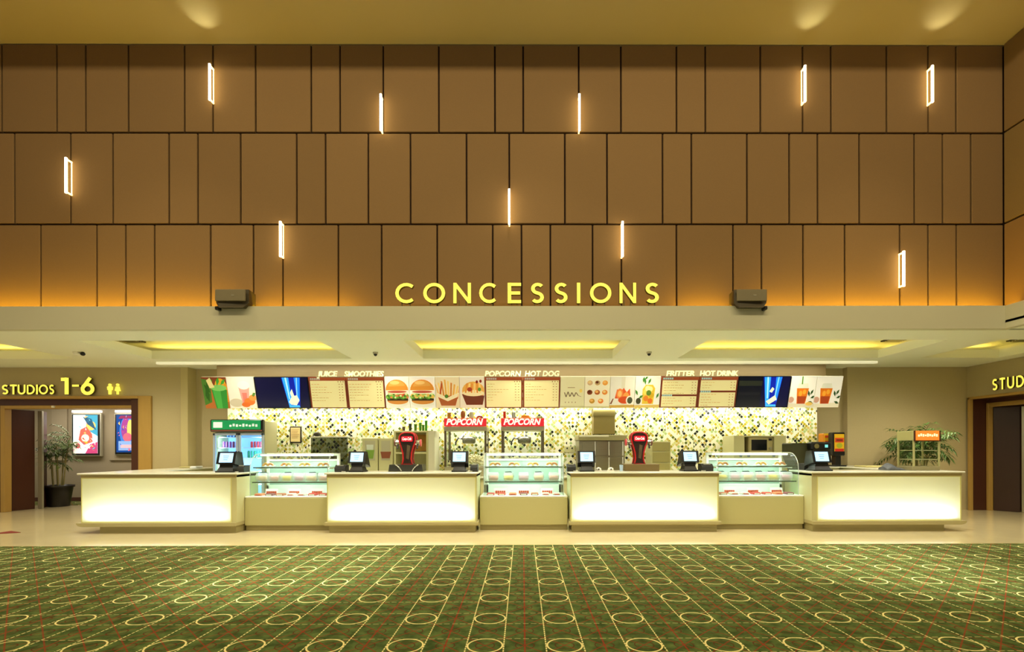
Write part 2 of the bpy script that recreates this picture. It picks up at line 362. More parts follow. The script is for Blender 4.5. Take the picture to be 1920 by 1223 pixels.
# panelled wall
m = MB(); m.m = 1; m.col('#2a1606'); m.box(X_L - .1, X_R + .1, YW + .03, YW + .35, HC + .35, HZ + .2); m.m = 0
rows = [(72, 249, [5,108,162,242,347,400,480,584,638,719,823,928,981,1085,1164,1268,1322,1425,1504,1557,1661,1739,1791,1880]),
        (252, 420, [29,134,213,318,372,452,557,611,691,770,875,955,1059,1138,1242,1296,1400,1479,1532,1610,1713,1766,1819,1881]),
        (423, 606, [78,183,237,291,396,476,531,635,716,820,924,978,1032,1111,1165,1268,1374,1427,1505,1583,1686,1739,1792,1882])]
rnd = random.Random(4); sidey = []
for (ya, yb, xs) in rows:
    ym = (ya + yb) / 2; z1 = PZ(ya, YW); z0 = PZ(yb, YW)
    if ya == 72: z1 = HZ - .012
    sidey.append((z0, z1))
    X = [PX(x, YW, ym) for x in xs]; X[-1] = X_R
    first = X[0]; X = [X_L] + [x for x in ([first - .98] if first - .98 > X_L else []) + X]
    for a, b in zip(X[:-1], X[1:]):
        k = rnd.uniform(.93, 1.06); c = [v * k for v in lin('#876c4b')[:3]]; m.col(c)
        m.bev(a + .014, b - .014, YW - .02, YW + .05, z0 + .003, z1, .008)
struct('wall_back', m, ['fabric_panel', joint], 'tall wall of brown fabric panels in three staggered rows')
for nm, xx, sg in (('wall_right', X_R, 1), ('wall_left', X_L, -1)):
    m = MB(); m.m = 1; m.box(xx + sg * .03, xx + sg * .3, -1, YW + .1, HC + .3, HZ + .2); m.m = 0
    for z0, z1 in sidey:
        y = YW - .03; 
        while y > -.8:
            wd = rnd.choice((1.0, 1.5, 1.9)); m.col([v * rnd.uniform(.95, 1.05) for v in lin('#876c4b')[:3]])
            m.bev(xx - sg * .02, xx + sg * .05, max(-1, y - wd) + .012, y - .012, z0 + .003, z1, .008); y -= wd
    struct(nm, m, ['fabric_panel', joint], 'brown panelled side wall of the hall, ' + ('right' if sg > 0 else 'left'))
# fascia and soffit
m = MB(); m.box(X_L, XFR + .12, YF, YF + .12, HC, ZF); m.box(X_L, X_R, YF + .1, YW + .1, HC + .1, HC + .14)
m.box(XFR, XFR + .12, -1, YF - .0005, HC, ZF); m.box(XFR, X_R + .2, -1, YF + .1, HC + .1, HC + .14)
m.bev(X_L - .1, X_L + .02, -1, YF + .1, HC, ZF, .012)
struct('trim_fascia', m, mat('fascia_darkened', '#cdcab2', .7), 'pale painted fascia band below the panelled wall')  # soffit paint darkened here, lower brightness put into the colour
m = MB(); T = .18
m.box(-13.5, XS + .2, YF + .11, TY0, HC + .0005, HC + T); m.box(-13.5, XS + .2, TY1, 12.62, HC, HC + T)
xs = [(-13.5, TR[0][0])] + [(TR[i][1], TR[i+1][0]) for i in range(4)] + [(TR[4][1], XS + .2)]
for a, b in xs: m.box(a, b, TY0, TY1, HC, HC + T)
m.box(XFR + .119, XS + .2, -1, YF + .0005, HC + .001, HC + T); m.box(-13.5, X_L - .1, -1, YF, HC, HC + T)
m.box(-13.5, XS + .2, YW + .06, 12.62, 3.93, 4.0)
m.box(XS + .2, XS + .3, 8.8, 12.7, HC, 4.0); m.box(X_R + .3, XS + .3, YW - .04, YW + .06, HC + T, 4.0); m.box(-13.5, X_L - .1, YW - .04, YW + .06, HC + T, 4.0); m.box(-13.6, -13.5, 8.4, 12.7, HC, 4.0)
struct('ceiling_soffit', m, offwhite, 'low pale soffit with five recessed yellow-lit trays')
m = MB(); m.bev(-8.4, 8.2, 11.52, 11.6, HC - .055, HC, .01); struct('trim_slot', m, mat('trim_glow', '#f0eed0', .5, 0, '#fff6d0', .45), 'thin trim with an added glow running across the soffit above the menus')  # emission added so the trim shows as a bright line
# rear walls
XPL, XPR = PX(340, 12.3), PX(1590, 12.4)
XO0, XO1, ZO = PX(-70, 12.3), PX(286, 12.3), PZ(743, 12.3, 150)
m = MB(); m.box(XO1, XPL, 12.3, 12.6, 0, HC); m.box(-14, XO1, 12.3, 12.6, ZO, HC); m.box(-14, XO0, 12.3, 12.6, 0, ZO)
struct('wall_portal', m, wallp, 'tan wall around the wide doorway left of the counters')
struct('wall_alcove', MB().box(XPL, XPR, 12.6, 12.75, 0, HC), wallp, 'tan rear wall of the serving area')
struct('trim_pilaster', MB().box(XPL, XPL + .17, 12.285, 12.6, 0, HC), mat('pilaster_paint', '#c8ba86', .6), 'pale pilaster strip at the corner beside the left doorway')
ZR = 2.78
m = MB(); m.box(XPR, XS + .3, 12.42, 12.7, 0, HC)
struct('wall_rear_right', m, wallp, 'tan wall behind the right end of the counters')
m = MB(); m.box(XS, XS + .25, -1, 12.7, ZR, HC + .1); m.box(XS, XS + .25, -1, 9.6, 0, ZR)
struct('wall_side', m, wallp, 'tan side wall above the right doorway')
# left doorway: maple surround, dark lining, inner frame, door leaves, corridor
x1i = PX(262, 12.3, 850)
m = MB(); m.bev(x1i, XO1, 12.24, 12.6, 0, ZO, .01); m.bev(XO0, x1i, 12.24, 12.6, PZ(748, 12.3, 150), ZO, .008)
struct('trim_doorway', m, maple, 'maple surround of the left doorway')
zl = PZ(761, 12.5, 130); xl1 = PX(258, 12.5, 850)
m = MB(); m.box(XO0, x1i, 12.42, 12.72, zl, PZ(748, 12.3, 150)); m.box(xl1, x1i, 12.3, 13.0, 0, PZ(748, 12.3, 150)); m.box(XO0, PX(8, 12.5, 850), 12.42, 12.6, 0, zl)
struct('trim_lining', m, brownwood, 'dark wood lining inside the left doorway')
xa, xb = PX(8, 12.5, 850), PX(16, 12.5, 850); zt = PZ(767, 12.5, 130)
m = MB(); m.bev(xa, xb, 12.4, 12.58, 0, zl, .008); m.bev(xb, xl1, 12.4, 12.58, zt, zl, .008)
struct('trim_inner_frame', m, maple, 'maple inner door frame of the left doorway')
def leaf_quad(m, a, b, t, z1):
    ax, ay = a; bx, by = b; d = Vector((bx-ax, by-ay, 0)).normalized(); nn = Vector((-d.y, d.x, 0)) * t
    pts = [(ax, ay), (bx, by), (bx + nn.x, by + nn.y), (ax + nn.x, ay + nn.y)]
    return m.extr(pts, 'z', .005, z1)
a = (PX(18, 12.6), 12.6); b = (PX(65, 13.1), 13.1)
d1 = struct('door_1', leaf_quad(MB(), a, b, .05, zt), brownwood, 'dark wood door leaf standing open in the left doorway')
m = MB(); c = PX(69, 12.95); m.tube([(c + .05, 12.93, .9), (c + .05, 12.93, 1.5)], .014)
a2 = (PX(68, 13.1), 13.14); b2 = (PX(76, 13.1), 13.14)
struct('trim_door_edge', leaf_quad(MB(), a2, b2, .05, zt), silver, 'brushed metal strip between the open door leaves')
a3 = (PX(77, 13.2), 13.2); b3 = (PX(88, 13.55), 13.55)
struct('door_2', leaf_quad(MB(), a3, b3, .05, zt), brownwood, 'second dark door leaf folded back beside the palm')
mb = MB(); mb.box(PX(100, 12.38) - .03, PX(100, 12.38) + .03, 12.36, 12.4, zt + .02, zl - .01)
tag(mb.build('door_sensor', white), 'small white sensor on the maple frame above the left doorway', 'sensor')
YC = 15.0
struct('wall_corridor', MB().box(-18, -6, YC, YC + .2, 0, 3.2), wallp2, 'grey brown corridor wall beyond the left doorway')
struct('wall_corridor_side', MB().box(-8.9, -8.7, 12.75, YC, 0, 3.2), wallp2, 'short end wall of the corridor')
struct('ceiling_corridor', MB().box(-18, -8.7, 12.72, YC, 3.0, 3.1), offwhite, 'ceiling of the corridor beyond the left doorway')
struct('floor_corridor', MB().box(-18, -9.0, 13.95, YC, 0, .008), 'carpet', 'green patterned carpet in the corridor')
struct('baseboard_corridor', MB().bev(-18, -8.9, YC - .02, YC, 0, .12, .005), brownwood)
m = MB()
for x0p, x1p in ((96, 128), (207, 262)):
    m.bev(PX(x0p, YC, 800) if x0p > 100 else PX(99, YC), PX(x1p, YC), YC - .05, YC, PZ(862, YC), PZ(700, YC), .01)
struct('trim_corridor_panel', m, wallp2, 'raised upholstered panels on the corridor wall')
for k, (x0p, x1p, yt, yb) in enumerate(((134, 185, 777, 853), (215, 262, 777, 851))):
    x0, x1, z0, z1 = PX(x0p, YC - .15, 815), PX(x1p, YC - .15, 815), PZ(yb, YC - .15, 200), PZ(yt, YC - .15, 200)
    t = thing('poster_display', ((x0+x1)/2, YC - .06, z0), ['lit poster display with red and orange painted shapes beside the corridor palm', 'lit poster display with a blue and violet portrait blur at the doorway jamb'][k], 'poster display', 'lit posters in the corridor')
    MB().bev(x0 - .04, x1 + .04, YC - .12, YC - .02, z0 - .05, z1 + .03, .015).build('frame', silver, t)
    MB().box(x0, x1, YC - .135, YC - .12, z0 - .015, z1).build('bezel', black, t)
    MB().bev(x0 - .02, x1 + .02, YC - .13, YC - .03, z1 + .05, z1 + .12, .01).build('header_light', mat('header_glow', '#ffffff', .4, 0, '#fff4e8', 1.4), t)
    a = MB(); W_, H_ = x1 - x0 - .08, z1 - z0 - .06; ox, oz = x0 + .04, z0 + .04
    def q(pts, c, l): a.col(c); a.poly([(ox + u * W_, YC - .138 - l * .0012, oz + v * H_) for u, v in pts])
    rr = random.Random(9 + k)
    if k == 0:
        q([(0,0),(1,0),(1,1),(0,1)], '#cfeaf0', 0)
        q([(.5,1),(1,1),(1,.45),(.6,.6)], '#3a8fae', 1); q(circ(.72,.72,.2,.12), '#e8b25a', 2); q([(.4,.95),(.75,.9),(.95,.6),(.6,.75)], '#27506a', 3)
        q([(.3,.62),(.55,.7),(.78,.5),(.8,.3),(.45,.22),(.22,.35)], '#d6584a', 4); q(circ(.5,.4,.16,.1), '#f0d8c0', 5); q([(0,0),(.4,0),(.5,.2),(.2,.34),(0,.3)], '#f0e6d8', 4)
        q([(.5,0),(1,0),(1,.3),(.7,.24)], '#b03a6a', 5); q(circ(.2,.2,.1,.07), '#d2485a', 6); q([(.05,.7),(.3,.75),(.3,.9),(.05,.88)], '#ffffff', 6)
        q([(.42,.32),(.62,.3),(.55,.24)], '#e8a030', 7)
        for i in range(26):
            u, v = rr.uniform(.05, .95), rr.uniform(.04, .95); q([(min(.98, max(.02, u + rr.uniform(-.09, .09))), min(.98, max(.02, v + rr.uniform(-.06, .06)))) for _ in range(3)], rr.choice(['#d84a4a', '#e8dcd0', '#2c5a78', '#e8a860', '#a83860', '#ffffff', '#5aa8c0', '#8a2a2a']), 8 + i)
    else:
        q([(0,0),(1,0),(1,1),(0,1)], '#123a7c', 0); q(circ(.5,.55,.36,.42), '#3a6ab8', 1); q(circ(.42,.62,.2,.3), '#8a3a7c', 2)
        q(circ(.62,.6,.14,.28), '#c0b060', 3); q(circ(.5,.4,.2,.12), '#b85a6a', 4); q([(.1,.05),(.9,.05),(.9,.3),(.1,.3)], '#7898c8', 5)
        q([(.2,.12),(.8,.12),(.8,.2),(.2,.2)], '#e0a0a8', 6); q([(.1,.9),(.9,.9),(.8,.98),(.2,.98)], '#7a2a50', 6)
        for i in range(26):
            u, v = rr.uniform(.08, .92), rr.uniform(.04, .95); q([(min(.98, max(.02, u + rr.uniform(-.06, .06))), min(.98, max(.02, v + rr.uniform(-.07, .07)))) for _ in range(3)], rr.choice(['#4a8ad8', '#1c4a9c', '#b85a7a', '#c8a860', '#6a3a8c', '#88b8e0', '#d87888']), 8 + i)
    a.build('picture', 'screen_lit', t, fix=False)
# right doorway in the side wall
yz = 12.36
m = MB(); m.bev(XS - .04, XS + .05, yz - .06, yz, 0, ZR, .006); m.bev(XS - .04, XS + .05, 9.5, yz, ZR - .05, ZR + .01, .006); m.box(XS - .04, XS + .05, 9.5, 9.58, 0, ZR)
struct('trim_doorway_right', m, maple, 'maple edging around the right doorway')
m = MB(); m.box(XS + .05, XS + .55, yz - .03, yz + .1, 0, ZR); m.box(XS + .05, XS + 1.9, 9.5, yz, ZR - .05 + .002, ZR + .02); m.box(XS + .5, XS + 2, yz, yz + .3, 0, ZR)
struct('trim_lining_right', m, brownwood, 'dark wood lining inside the right doorway')
xi = PX(1849, 12.33, 850)
m = MB(); m.bev(xi, xi + .11, yz - .1, yz - .03, 0, PZ(756, 12.3, 1850), .006); m.bev(xi, xi + .08, 9.7, yz - .1, PZ(764, 12.3, 1850), PZ(756, 12.3, 1850), .006)
struct('trim_inner_frame_right', m, maple, 'maple inner frame of the right doorway')
m = MB(); m.box(xi + .01, xi + .05, 9.7, yz - .1, PZ(756, 12.3, 1850), ZR); struct('trim_transom', m, brownwood)
zt2 = PZ(765, 12.3, 1860)
struct('door_3', leaf_quad(MB(), (xi + .11, 12.25), (PX(1912, 11.9), 11.9), .05, zt2), mat('door_brown', '#38211a', .35, noise=.1, nscale=10, stretch=(3, 3, .2)), 'dark brown door leaf open in the right doorway')
struct('trim_door_edge_right', leaf_quad(MB(), (PX(1914, 11.9), 11.88), (PX(1922, 11.82), 11.82), .05, zt2), silver, 'metal edge strip of the right door')
struct('wall_beyond_right', MB().box(XS + 2.1, XS + 2.2, 9, 13, 0, 3.2), wallp2)
# ---------------------------------------------------------------- stroke lettering
def arc(cx, cy, r, a0, a1, n=14, ry=None): return [(cx + r*math.cos(R(a0+(a1-a0)*i/n)), cy + (ry or r)*math.sin(R(a0+(a1-a0)*i/n))) for i in range(n+1)]
GL = {
 'C': (.92, [(arc(.5,.5,.42,48,312), 0)]), 'O': (1.0, [(arc(.5,.5,.42,0,360,28), 1)]),
 'N': (.86, [([(.08,0),(.08,1)],0), ([(.78,0),(.78,1)],0), ([(.1,.93),(.76,.07)],0)]),
 'E': (.6, [([(.08,0),(.08,1)],0), ([(.08,.92),(.6,.92)],0), ([(.08,.5),(.56,.5)],0), ([(.08,.08),(.6,.08)],0)]),
 'S': (.62, [(arc(.32,.715,.205,35,250,12) + arc(.3,.285,.205,72,-145,12), 0)]),
 'I': (.2, [([(.1,0),(.1,1)],0)]), 'T': (.62, [([(.31,0),(.31,1)],0), ([(0,.92),(.62,.92)],0)]),
 'U': (.74, [([(.08,1),(.08,.35)] + arc(.37,.36,.29,180,360,12) + [(.66,.35),(.66,1)],0)]),
 'D': (.8, [([(.08,.08),(.08,.92),(.3,.92)] + arc(.3,.5,.42,90,-90,14) + [(.08,.08)],0)]),
 '1': (.42, [([(.3,0),(.3,1)],0), ([(.02,.9),(.3,.9)],0)]), '-': (.5, [([(.05,.52),(.45,.52)],0)]),
 '6': (.72, [(arc(.36,.32,.27,0,360,20),1), ([(.12,.42),(.5,1.0)],0)]),
}
def ribbon(m, pts, wd, closed, fn, d0, d1):
    pts = list(pts)
    if closed: pts = pts[:-1] if (abs(pts[0][0]-pts[-1][0]) + abs(pts[0][1]-pts[-1][1])) < 1e-6 else pts
    n = len(pts); L = []; Rr = []
    for i in range(n):
        a = pts[i-1] if (i or closed) else pts[i]; b = pts[(i+1) % n] if (i < n-1 or closed) else pts[i]
        dx, dy = b[0]-a[0], b[1]-a[1]; l = math.hypot(dx, dy) or 1; nx, ny = -dy/l*wd/2, dx/l*wd/2
        L.append((pts[i][0]+nx, pts[i][1]+ny)); Rr.append((pts[i][0]-nx, pts[i][1]-ny))
    segs = range(n if closed else n-1)
    for i in segs:
        j = (i+1) % n
        m.m = 0; m.poly([fn(*L[i], d1), fn(*L[j], d1), fn(*Rr[j], d1), fn(*Rr[i], d1)])
        m.m = 1; m.poly([fn(*L[i], d0), fn(*Rr[i], d0), fn(*Rr[j], d0), fn(*L[j], d0)])
        m.poly([fn(*L[i], d0), fn(*L[j], d0), fn(*L[j], d1), fn(*L[i], d1)]); m.poly([fn(*Rr[i], d0), fn(*Rr[i], d1), fn(*Rr[j], d1), fn(*Rr[j], d0)])
    if not closed:
        for i in (0, n-1): m.m = 1; m.poly([fn(*L[i], d0), fn(*L[i], d1), fn(*Rr[i], d1), fn(*Rr[i], d0)])
glow = mat('letter_glow', '#e8dc50', .5, 0, '#f5ea5a', .95); lside = mat('letter_side', '#6a5a20', .5)
def letter(ch, org, h, wscale, wd, parent, uax=Vector((1,0,0)), out=Vector((0,-1,0)), depth=.06, name='letter'):
    m = MB(); org = Vector(org)
    fn = lambda u, v, d: tuple(org + uax * (u * h * wscale) + Vector((0, 0, v * h)) + out * d)
    for pts, cl in GL[ch][1]: ribbon(m, pts, wd, cl, fn, 0, depth)
    return m.build(name, [glow, lside], parent, fix=False)
YL = 8.47
t = thing('concessions_sign', (PX(990, YL), YL, ZF), 'large glowing yellow CONCESSIONS lettering standing on the fascia ledge', 'sign')
spans = [('C',743,781),('O',795,836),('N',851,884),('C',899,934),('E',952,977),('S',994,1021),('S',1038,1065),('I',1080,1088),('O',1105,1145),('N',1160,1191),('S',1207,1235)]
zb, ztp = PZ(571, YL), PZ(533, YL); h = ztp - zb
for ch, a, b in spans:
    X0, X1 = PX(a, YL, 552), PX(b, YL, 552); ws = (X1 - X0) / (GL[ch][0] * h)
    if ch in 'IO': ws = (X1-X0) / ((.2 if ch == 'I' else 1.0) * h)
    L = letter(ch, (X0, YL, zb), h, ws, .155, t, depth=.07)
    for px in ((X0*.7 + X1*.3, X0*.3 + X1*.7) if ch not in 'I' else ((X0+X1)/2,)): MB().box(px-.008, px+.008, YL - .04, YL - .02, ZF - .02, zb + .06).build('pin', lside, L)
YT = 12.26
t = thing('studios_sign', (PX(90, YT), YT, PZ(741, YT, 90)), 'glowing yellow STUDIOS 1-6 lettering above the left doorway', 'sign')
xs = [7, 22.5, 37, 54, 71, 76.5, 95.5]; ws_ = [13, 13, 14.5, 15, 4, 17, 10]
for ch, a, wpx in zip('STUDIOS', xs, ws_):
    h = PZ(722, YT, 60) - PZ(740, YT, 60); x0 = PX(a, YT, 730); x1 = PX(a + wpx, YT, 730)
    letter(ch, (x0, YT, PZ(740, YT, 60)), h, (x1-x0)/(GL[ch][0]*h), .17, t, depth=.05)
for ch, a, wpx in (('1', 117, 16), ('-', 137, 16), ('6', 155, 25)):
    h = PZ(709, YT, 150) - PZ(740, YT, 150); x0 = PX(a, YT, 730); x1 = PX(a + wpx, YT, 730)
    letter(ch, (x0, YT, PZ(740, YT, 150)), h, (x1-x0)/(GL[ch][0]*h), .2 if ch != '-' else .12, t, depth=.05)
t = thing('restroom_sign', (PX(215, YT), YT, PZ(740, YT, 215)), 'pair of glowing man and woman symbols right of the studio numbers', 'sign')
for k, xc in enumerate((207.5, 222)):
    m = MB(); cx = PX(xc, YT, 730); z0 = PZ(740, YT, 215); s_ = (PZ(720, YT, 215) - z0)
    for (d0, d1, mi) in ((YT, YT - .04, 0),):
        m.m = 0; m.extr([(cx + u*s_, z0 + v*s_) for u, v in circ(0, .9, .11, n=14)], 'y', d1, d0)
        body = [(-.06,0),(-.06,.3),(-.2 if k == 0 else -.24,.33),(-.12,.75),(.12,.75),(.2 if k == 0 else .24,.33),(.06,.3),(.06,0)] if k else [(-.09,0),(-.1,.4),(-.2,.42),(-.22,.7),(-.12,.78),(.12,.78),(.22,.7),(.2,.42),(.1,.4),(.09,0)]
        m.extr([(cx + u*s_, z0 + v*s_) for u, v in body], 'y', d1, d0)
    m.build('figure_symbol', glow, t)
t = thing('studios_sign', (XS - .01, 11.4, PZ(735, 11.5, 1890)), 'glowing yellow STUDIOS lettering above the right doorway', 'sign')
y = 11.69; zb = 2.88
for ch in 'STUDIOS':
    wd = GL[ch][0] * .27 * .82; letter(ch, (XS - .005, y, zb), .265, .82, .17, t, uax=Vector((0, -1, 0)), out=Vector((-1, 0, 0)), depth=.05); y -= wd + .045
# ---------------------------------------------------------------- wall sconces and speakers
bar_m = mat('bar_glow', '#fff3d0', .4, 0, '#ffe9b0', 9)
SCN = [(400,128,196,'top row of panels above the left speaker'),(717,184,252,'top row of panels left of centre'),(1085,184,252,'top row of panels right of centre'),
       (1503,131,199,'top row of panels, inner one of the right pair'),(1739,131,200,'top row of panels nearest the right corner'),(134,302,368,'middle row of panels far left'),
       (955,360,426,'middle row of panels at the centre'),(531,420,486,'bottom row of panels right of the left speaker'),(1165,420,486,'bottom row of panels above the end of the word'),(1686,475,541,'bottom row of panels near the right corner')]
for px, ya, yb, wh in SCN:
    X, z1 = PP(px, ya, YW - .03); z0 = PP(px, yb, YW - .03)[1]
    t = thing('wall_light', (X, YW - .02, z0), 'slim glowing bar light on the ' + wh, 'wall light', 'bar lights on the panelled wall')
    r = .017
    MB().bev(X - r, X + r, YW - .15, YW - .118, z0, z1, .004).build('light_bar', bar_m, t)
    MB().bev(X - .012, X + .012, YW - .118, YW - .02, z1 - .035, z1 - .01, .003).build('bracket', mat('bracket_glow', '#fff3d0', .4, 0, '#ffd98a', 3), t)
    MB().bev(X - .012, X + .012, YW - .118, YW - .02, z0 + .01, z0 + .035, .003).build('bracket', 'bracket_glow', t)
    MB().bev(X - .008, X + .008, YW - .035, YW - .02, z0 + .03, z1 - .03, .003).build('back_rail', 'bracket_glow', t)
    if ya < 140: spot('wall_light_uplight', (X, YW - .2, z1 + .05), (X * .97, YW - .62, HZ), 9, (1, .88, .5), 60, 1, .03)
spm = mat('speaker_grey', '#7c7258', .6, noise=.05, nscale=40); spd = mat('speaker_dark', '#4a4230', .6)
for (px, lab, sg) in ((434, 'grey wall speaker on the ledge left of the lettering', 1), (1408, 'grey wall speaker on the ledge right of the lettering', -1)):
    Y = 8.3; X = PX(px, Y, 560); zc = PZ(558, Y, px); t = thing('wall_speaker', (X, 8.6, ZF), lab, 'speaker', 'wall speakers')
    pr = [(-.27, .14), (.27, .14), (.27, -.08), (.2, -.17), (-.2, -.17), (-.27, -.08)]
    m = MB(); A = [(X + a, Y - .02 + (.05 if abs(a) > .25 else 0), zc + b) for a, b in pr]; B = [(X + a*.85 + sg*.0, 8.62, zc + b*.9 + .02) for a, b in pr]
    m.loft([A, B], True, False); m.build('cabinet', spd, t)
    m = MB(); m.bev(X - .25, X + .25, Y - .045, Y - .02, zc - .07, zc + .125, .01); m.build('grille', spm, t)
    m = MB(); m.box(X + .02, X + .07, Y - .05, Y - .045, zc + .02, zc + .03); m.build('badge', silver, t)
    m = MB(); m.tube([(X, 8.62, zc), (X, 8.74, zc - .02)], .03); m.bev(X - .08, X + .08, 8.73, 8.78, zc - .12, zc + .1, .01); m.bev(X - .03, X + .03, 8.45, 8.6, ZF - .01, zc - .12, .01); m.build('bracket', black, t)
    m = MB(); m.bev(X - .25*sg - .03, X - .25*sg + .03, Y + .0, Y + .1, zc - .2, zc - .14, .01); m.build('cable_gland', black, t)
# ceiling fittings
for px, py, lab in ((704, 660, 'small dome camera on the soffit left of the middle tray'), (1217, 660, 'small dome camera on the soffit right of the middle tray')):
    Y = 8.4 * 224 / (841 - py) * 1.0; X = PX(px, Y, py)
    t = thing('security_camera', (X, Y, HC), lab, 'camera', 'soffit cameras')
    MB().lathe([(.055, 0), (.055, -.03), (.045, -.04)], (X, Y, HC)).build('mount', silver, t); MB().ball((X, Y, HC - .04), .038, .038, .045).build('dome', black, t)
Y = 8.4 * 224 / 182; X = PX(147, Y, 659)
t = thing('security_camera', (X, Y, HC), 'white and black twin camera on the soffit above the left doorway', 'camera')
MB().lathe([(.07, 0), (.07, -.03), (.05, -.06), (.02, -.07)], (X - .03, Y, HC)).build('housing', white, t); MB().ball((X + .09, Y, HC - .04), .04, .05, .04).build('lens_dome', black, t)
for k, (px, py) in enumerate(((245, 641), (1679, 638), (1918, 640))):
    Y = 8.4 * 224 / (841 - py) + .25; X = PX(px, Y, py)
    X = [TR[1][0] + 1.35, TR[3][1] - 1.0, TR[4][1] - 1.2][k]
    Y = 10.95; X = PX(px, Y, py)
    t = thing('air_vent', (X, Y, 3.92), ['dark air vent in the leftmost full tray', 'dark air vent in the tray above the right counter', 'dark air vent in the far right tray'][k], 'vent', 'air vents in the trays')
    m = MB(); m.box(X - .2, X + .2, Y - .18, Y + .18, 3.90, 3.93); m.build('frame', darkgrey, t)
    m = MB()
    for i in range(5): m.box(X - .18, X + .18, Y - .15 + i*.065, Y - .13 + i*.065, 3.885, 3.90)
    m.build('grille', silver, t)
# ---------------------------------------------------------------- counters
YCF, YCB, ZT = 9.25, 10.0, 1.11
ZA = PZ(894, YCF)      # underside of the apron
ZP1, ZP0 = PZ(896, YCF), PZ(977, YCF)
ZLIP = .135
XC = [(PX(152, YCF, 930), PX(444, YCF, 930)), (PX(613, YCF, 930), PX(894, YCF, 930)), (PX(1070, YCF, 930), PX(1348, YCF, 930)), (PX(1522, YCF, 930), PX(1803, YCF, 930))]
names_c = ['glowing cream counter at the left end of the row', 'glowing cream counter between the left and middle display cases', 'glowing cream counter between the middle and right display cases', 'glowing cream counter at the right end of the row']
edge_m = mat('panel_edge', '#e6e29a', .3)
for k, (x0, x1) in enumerate(XC):
    t = thing('service_counter', ((x0+x1)/2, YCF, 0), names_c[k], 'counter', 'backlit service counters')
    pl, pr = (x0 + .02, x1 - (.11 if k == 0 else .03)) if k < 3 else (x0 + .11, x1 - .03)
    # carcass: plinth, lip, side cheeks, cavity behind the panel
    px0 = x0 + (.32 if k == 0 else .03); px1 = x1 - (.30 if k == 3 else .03)
    MB().box(px0, px1, YCF + .03, YCB - .05, 0, ZLIP).build('plinth', mat('plinth_m', '#a89e70', .45), t)
    m = MB(); prof = [(YCF - .05, ZP0 - .015), (YCF - .05, ZLIP + .02), (YCF - .03, ZLIP), (YCB - .02, ZLIP), (YCB - .02, ZP0 - .015)]
    if k in (0, 3):
        sg = -1 if k == 0 else 1; xe = x0 if k == 0 else x1
        pts = [(x1 if k == 0 else x0, ZP0 - .015), (xe + sg*.05, ZP0 - .015)] + [(xe + sg*.05 - sg*.12*(1-math.cos(R(a))), ZP0 - .03 - .055*math.sin(R(a))) for a in (0, 25, 50, 75, 90)] + [(x1 if k == 0 else x0, ZLIP)]
        m.extr(pts, 'y', YCF - .05, YCB - .02)
    else: m.extr(prof, 'x', x0 - .03, x1 + .03)
    m.build('lip', apron if False else mat('lip_m', '#b5ab80', .4), t)
    m = MB(); z0c, z1c = ZP0 - .015, ZT - .03
    m.box(x0, pl - .012, YCF, YCB, z0c, z1c) ; m.box(pr + .012, x1, YCF, YCB, z0c, z1c); m.box(pl - .012, pr + .012, YCB - .04, YCB, z0c, z1c)
    m.build('side_cheek', cream, t)
    m = MB(); m.m = 0; m.box(pl - .012, pr + .012, YCF + .2, YCF + .22, z0c, z1c); m.build('light_box', mat('lightbox_yellow', '#f2eeaa', .8), t)
    m = MB(); m.box(pl-.012, pl, YCF - .008, YCF + .012, ZP0, ZP1); m.box(pr, pr+.012, YCF - .008, YCF + .012, ZP0, ZP1); m.box(pl-.012, pr+.012, YCF - .008, YCF + .012, ZP1, ZP1 + .012); m.box(pl-.012, pr+.012, YCF - .008, YCF + .012, ZP0 - .014, ZP0)
    m.build('panel_frame', edge_m, t)
    MB().poly([(pl, YCF, ZP0), (pr, YCF, ZP0), (pr, YCF, ZP1), (pl, YCF, ZP1)]).build('backlit_panel', 'backlit', t, fix=False)
    area('counter_light', ((pl+pr)/2, YCF + .11, ZP0 + .03), (pr - pl - .2, .05), 7.6 * (pr-pl), (.74, .84, 1), (0, -.25, 1))
    MB().bev(x0 + .0, x1, YCF - .02, YCB - .02, ZP1 + .012, ZT - .03, .01).build('apron', apron, t)
    wx0, wx1 = (PX(143, YCF - .06, 890) if k == 0 else x0 - .03), (PX(1811, YCF - .06, 890) if k == 3 else x1 + .03)
    m = MB(); pts = [(wx0, YCF - .06), (wx1, YCF - .06), (wx1, YCB), (wx0, YCB)]
    m.bev(wx0, wx1, YCF - .06, YCB, ZT - .032, ZT, .01)
    m.build('worktop', worktop_m, t)
# return counters running back to the wall at both ends
for k, (xa, xb, lab) in enumerate(((PX(143, YCF-.06, 890), XC[0][0] + .75, 'long return counter at the left end running back to the wall'), (XC[3][1] - .75, PX(1811, YCF-.06, 890), 'long return counter at the right end running back to the wall'))):
    t = thing('return_counter', ((xa+xb)/2, 11, 0), lab, 'counter')
    y1 = 12.28 if k == 0 else 12.40
    MB().bev(xa, xb, YCB + .002, y1, ZT - .032, ZT, .01).build('worktop', worktop_m, t)
    MB().box(xa + .1, xb - .05, YCB + .02, y1, .1, ZT - .033).build('cabinet', cream, t)
    MB().box(xa + .2, xb - .1, YCB + .02, y1, 0, .1).build('plinth', 'plinth_m', t)
